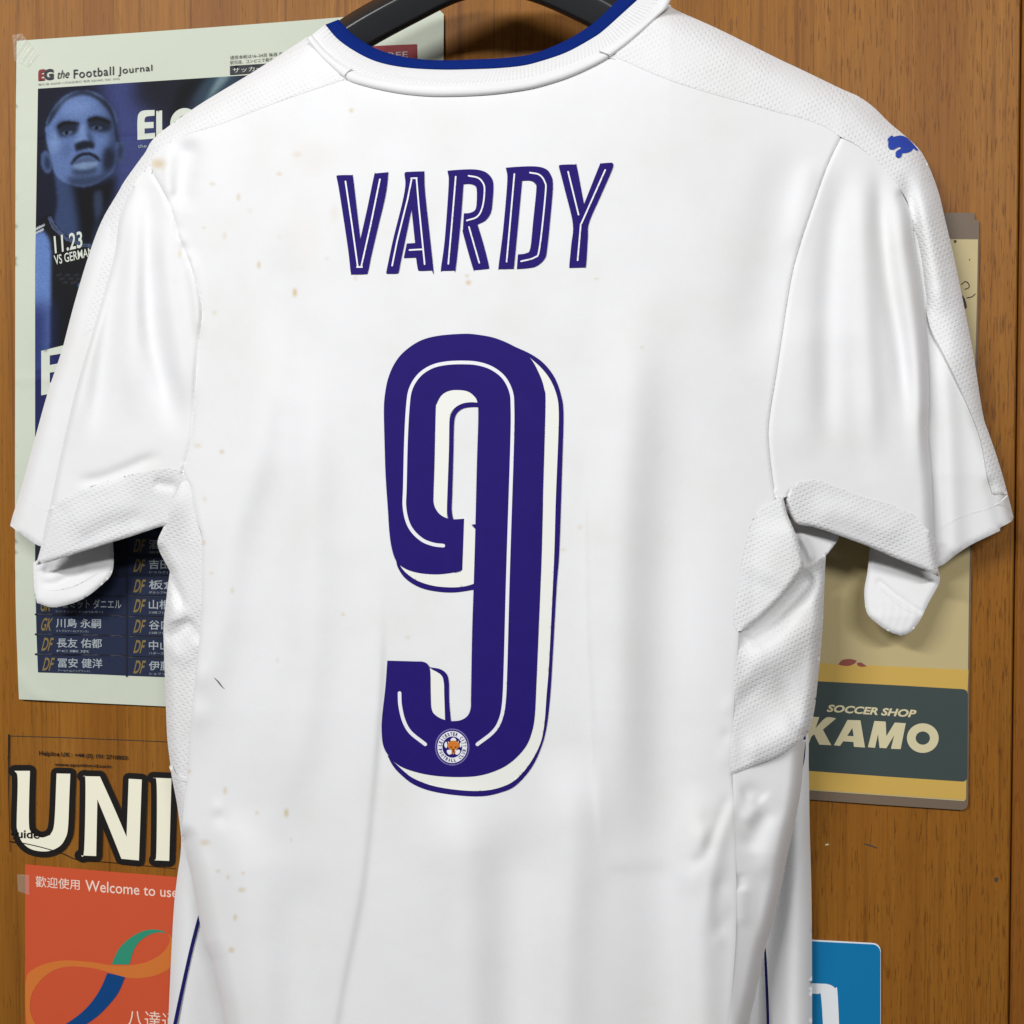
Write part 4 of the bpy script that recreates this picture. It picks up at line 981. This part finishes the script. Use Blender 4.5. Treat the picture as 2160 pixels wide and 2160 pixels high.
row(84, 1262, 'GK', 'シュミット ダニエル', 'シントトロイデン(ベルギー)', 139)
row(85, 1303, 'GK', '川島 永嗣', 'ストラスブール(フランス)', 95)
row(87, 1345, 'DF', '長友 佑都', 'FC東京', 95)
row(89, 1387, 'DF', '冨安 健洋', 'アーセナル(イングランド)', 94)
for y, a, b in ((1137, '酒井 宏樹', '浦和レッズ'), (1179, '吉田 麻也', 'シャルケ(ドイツ)'), (1222, '板倉 滉', 'ボルシアMG(ドイツ)'), (1264, '山根 視来', '川崎フロンターレ'), (1307, '谷口 彰悟', '川崎フロンターレ'), (1350, '中山 雄太', 'ハダースフィールド'), (1393, '伊藤 洋輝', 'シュツットガルト')):
    row(281, y, 'DF', a, b, 100)
# strips of clear tape on the corner
tp = thing('clear_tape', 'small glossy strip of clear tape over the top corner of the newspaper', 'tape', tuple(at([(45, 100)], 2)[0]))
patch('tape_strip', [(26, 74), (46, 70), (84, 118), (58, 140), (30, 128)], lambda P: 3.6 + 0.8 * np.sin(P[:, 0] * .3 + P[:, 1] * .2), M['tape'], tp, 6, corner=20)
tp2 = thing('clear_tape', 'small dull strip of clear tape beside the top of the red card', 'tape', tuple(at([(45, 1870)], 2)[0]))
patch('tape_strip', [(36, 1844), (62, 1846), (62, 1888), (38, 1880)], lambda P: 2.6 + 0.3 * np.sin(P[:, 0] * .3), M['tape'], tp2, 6, corner=20)

# ------------------------------------------------------------------ clear sticker with big cream letters
stk = thing('clear_sticker', 'clear plastic sheet with big cream black-edged letters UNI stuck on the wood', 'sticker', tuple(at([(200, 1830)], 1)[0]))
film = [(18, 1551), (200, 1557), (620, 1576), (630, 1850), (370, 1832), (150, 1812), (22, 1804)]
plate('film_sheet', film, 0.3, 0.9, M['film'], stk)
Z7 = lambda pts: zp(pts, 0, 1540, 3.116)
stroke('film_edge', Z7([(58, 32), (56, 400), (66, 800)]), [3.4, 1.6, 1.2], 1.0, M['black_film'], stk, off=0.1, curve=False)
stroke('film_edge', [(19, 1552), (120, 1555), (200, 1558), (340, 1564), (600, 1576)], 1.1, 1.0, M['mark_grey'], stk, off=0.1)
U = Z7([(95, 268), (197, 268), (192, 420), (190, 610), (205, 670), (270, 706), (330, 690), (357, 610), (372, 285), (462, 287), (455, 450), (447, 640), (430, 710), (390, 765), (310, 797), (210, 785), (145, 735), (115, 660), (110, 600), (116, 320)])
N_ = Z7([(545, 303), (657, 305), (745, 500), (832, 702), (846, 320), (932, 325), (913, 857), (798, 846), (720, 650), (640, 455), (632, 828), (528, 824), (553, 790), (562, 345)])
I_ = Z7([(1006, 313), (1127, 318), (1112, 860), (1016, 856), (1028, 800), (1030, 360)])
T_ = Z7([(1190, 322), (1560, 340), (1556, 420), (1430, 412), (1420, 880), (1320, 875), (1330, 408), (1188, 400)])
for L in (U, N_, I_, T_):
    q = smooth_closed(L, 50)
    Vv = []; Fv = []
    for i in range(len(q)):
        a, b = q[i], q[(i + 1) % len(q)]
        t = b - a; l = np.hypot(*t)
        if l < 1e-6: continue
        nrm = np.array([-t[1], t[0]]) / l * 12.5
        k = len(Vv); dd = 1.0 + 0.004 * (i % 37)
        Vv += list(at([a + nrm, b + nrm, b - nrm, a - nrm], dd)); Fv.append((k, k + 1, k + 2, k + 3))
        k = len(Vv); Vv += list(at([a + 12.5 * np.array([math.cos(w), math.sin(w)]) for w in np.linspace(0, 2 * math.pi, 12, endpoint=False)], dd + 0.002)); Fv.append(tuple(range(k, k + 12)))
    o = make('letter_edge', Vv, Fv, M['black_film'], stk, False)
    patch('letter', L, 1.5, M['cream_letters'], stk, 200, corner=50)
text_print('printed_text', 'Helpline UK : +44 (0) 191 2718850', [(82, 1583.5), (269, 1594.5), (269, 1605.5), (82, 1596)], 1.3, M['black_film'], stk, off=0, bold=0.02)
text_print('printed_text', 'www.sporting-id.com', [(115, 1608), (234, 1613), (234, 1622), (115, 1618)], 1.3, M['black_film'], stk, off=0, bold=0.02)
text_print('printed_text', 'guide', [(22, 1748.5), (83, 1752), (83, 1775), (22, 1773)], 1.8, M['black_film'], stk, off=0, bold=0.02)
stroke('film_crease', [(20, 1775), (50, 1779), (90, 1788), (130, 1800), (165, 1814), (220, 1818), (370, 1832)], [2.4, 2.2, 2, 2, 1.6, 1.2, 1], 1.8, M['black_film'], stk, sp=4)

# ------------------------------------------------------------------ red transit-style card
red = thing('red_card', 'glossy red card with an orange, green and blue ribbon loop printed on it', 'card', tuple(at([(250, 2420)], 1)[0]))
plate('card_sheet', [(53, 1823), (200, 1836), (372, 1850), (575, 1869), (580, 2440), (55, 2440), (53, 2160)], 0.3, 1.5, M['red_card'], red)
text_print('printed_text', '歡迎使用', [(75, 1847.5), (168, 1855.5), (168, 1877.5), (75, 1871)], 1.7, M['card_pink'], red, off=0, bold=0.004)
text_print('printed_text', 'Welcome to use', [(180, 1856), (375, 1872.5), (375, 1894), (180, 1880)], 1.7, M['card_pink'], red, off=0, bold=0.006)
text_print('printed_text', '八達通', [(268, 2128), (376, 2138), (376, 2176), (268, 2166)], 2.0, M['card_pink'], red, off=0)
patch('ribbon_band', Z7([(170, 1640), (225, 1568), (320, 1530), (420, 1514), (520, 1518), (640, 1530), (735, 1546), (850, 1545), (960, 1525), (1060, 1472), (1112, 1400), (1112, 1352), (1086, 1332), (1120, 1352), (1136, 1400), (1136, 1540), (1040, 1606), (920, 1631), (820, 1625), (740, 1600), (640, 1571), (540, 1557), (440, 1555), (350, 1582), (270, 1642), (215, 1722), (198, 1800), (205, 1870), (240, 1942), (300, 1990), (280, 2030), (200, 1960), (170, 1890)]), 1.72, M['card_orange'], red, 60, corner=60)
patch('ribbon_band', Z7([(733, 1540), (780, 1440), (850, 1370), (930, 1325), (1000, 1310), (1060, 1318), (1095, 1336), (1040, 1330), (980, 1346), (920, 1387), (880, 1444), (850, 1542)]), 1.80, M['card_green'], red, 60, corner=60)
patch('ribbon_band', Z7([(705, 1597), (760, 1608), (822, 1624), (780, 1722), (720, 1802), (640, 1882), (540, 1950), (420, 2010), (300, 2030), (280, 2000), (400, 1950), (520, 1870), (600, 1790), (660, 1700)]), 1.85, M['card_blue'], red, 60, corner=60)

# ------------------------------------------------------------------ laminated shop card
shop = thing('laminated_card', 'laminated cream and dark green card reading SOCCER SHOP beside the right sleeve', 'card', tuple(at([(1900, 1705)], 1)[0]))
plate('laminate', [(1480, 446), (1900, 449), (2055, 449), (2056, 464), (2065, 466), (2063, 700), (2050, 1150), (2045, 1420), (2042, 1694), (2040, 1702), (2036, 1706), (2028, 1708.6), (1850, 1697), (1700, 1686), (1480, 1672)], 0.3, 3.2, M['laminate'], shop, smooth_it=False)
plate('card_sheet', [(1490, 500), (2063, 505), (2059, 700), (2046, 1161), (2042, 1400), (2038, 1684), (2034, 1690), (1705, 1667), (1490, 1652)], 3.3, 3.6, M['cream_card'], shop, corner=20)
plate('card_stripe', [(1490, 1389), (1736, 1399), (2043, 1413), (2039, 1520), (2037.5, 1687), (1705, 1665), (1490, 1650)], 3.65, 3.75, M['yellow_card'], shop, corner=15)
plate('card_block', [(1490, 1424), (1725, 1437), (1900, 1446), (2031, 1453.7), (2036, 1455), (2040, 1458.5), (2041, 1464), (2040, 1638), (2039, 1643.5), (2035.5, 1647.5), (2030, 1648.6), (1870, 1638), (1705, 1626), (1490, 1612)], 3.8, 3.9, M['slate_card'], shop, smooth_it=False)
Z9 = lambda pts: zp(pts, 1500, 1300, 2.927)
def kq(pts, holes=()): patch('card_letter', Z9(pts), 4.1, M['card_letters'], shop, 200, corner=50, holes=[Z9(h) for h in holes])
kq([(600, 620), (668, 622), (645, 690), (710, 626), (772, 630), (690, 700), (742, 796), (668, 792), (636, 728), (618, 746), (602, 788), (548, 784)])
kq([(842, 640), (922, 642), (950, 810), (882, 806), (878, 776), (815, 772), (796, 800), (758, 796)], [[(872, 690), (880, 740), (840, 738)]])
kq([(1008, 646), (1078, 650), (1082, 740), (1134, 656), (1202, 660), (1170, 820), (1110, 818), (1130, 735), (1082, 815), (1040, 812), (1030, 728), (1012, 812), (968, 808)])
cir = lambda r, k=1.0: [(1307 + r * math.cos(a) * k, 752 + r * 0.93 * math.sin(a)) for a in np.linspace(0, 2 * math.pi, 36, endpoint=False)]
kq(cir(98), [cir(44)])
text_print('printed_text', 'SOCCER SHOP', Z9([(722, 544), (1270, 578), (1262, 626), (712, 590)]), 4.1, M['card_letters'], shop, off=0, bold=0.035, shear=0.15)
for q in ([(785, 298), (810, 270), (860, 264), (900, 274), (885, 292), (850, 306), (815, 304)], [(900, 288), (925, 284), (962, 308), (930, 312), (905, 304)]):
    patch('ink_mark', Z9(q), 3.9, M['mark_red'], shop, 30)
for q in ([(2030, 622), (2036, 632), (2040, 648), (2034, 654), (2028, 640)], [(2012, 506), (2018, 507), (2017, 512), (2013, 512)], [(2044, 546), (2047, 547), (2045, 550)]):
    patch('ink_mark', q, 3.9, M['mark_grey'], shop, 30)
stroke('ink_mark', [(2028, 600), (2036, 594), (2043, 598), (2044, 606), (2036, 610)], 2, 3.9, M['mark_grey'], shop, sp=3)
stroke('ink_mark', [(2040, 628), (2050, 626), (2057, 620)], 2, 3.9, M['mark_grey'], shop, sp=3)

# ------------------------------------------------------------------ blue card
blue = thing('blue_card', 'blue plastic card with a rounded white outline mark fixed on the wood panel', 'card', tuple(at([(1650, 2420)], 1)[0]))
plate('card_edge', [(1440, 1966), (1713, 1982), (1842, 1989), (1848, 1990.5), (1853, 1994), (1856.5, 1999), (1858, 2006), (1858, 2440), (1440, 2440)], 0.3, 2.4, M['card_white'], blue, smooth_it=False)
plate('card_sheet', [(1440, 1969.5), (1713, 1985.5), (1841, 1992), (1847, 1993.5), (1852, 1997), (1855.5, 2002), (1857, 2009), (1857, 2440), (1440, 2440)], 2.45, 2.7, M['blue_card'], blue, smooth_it=False)
patch('card_mark', [(1500, 2064), (1713, 2074), (1746, 2076), (1761, 2084), (1767, 2098), (1772, 2250), (1768, 2380), (1500, 2380), (1500, 2356), (1736, 2352), (1737, 2200), (1732, 2104), (1726, 2097), (1713, 2096), (1500, 2088)], 2.9, M['card_white'], blue, 60, corner=50)
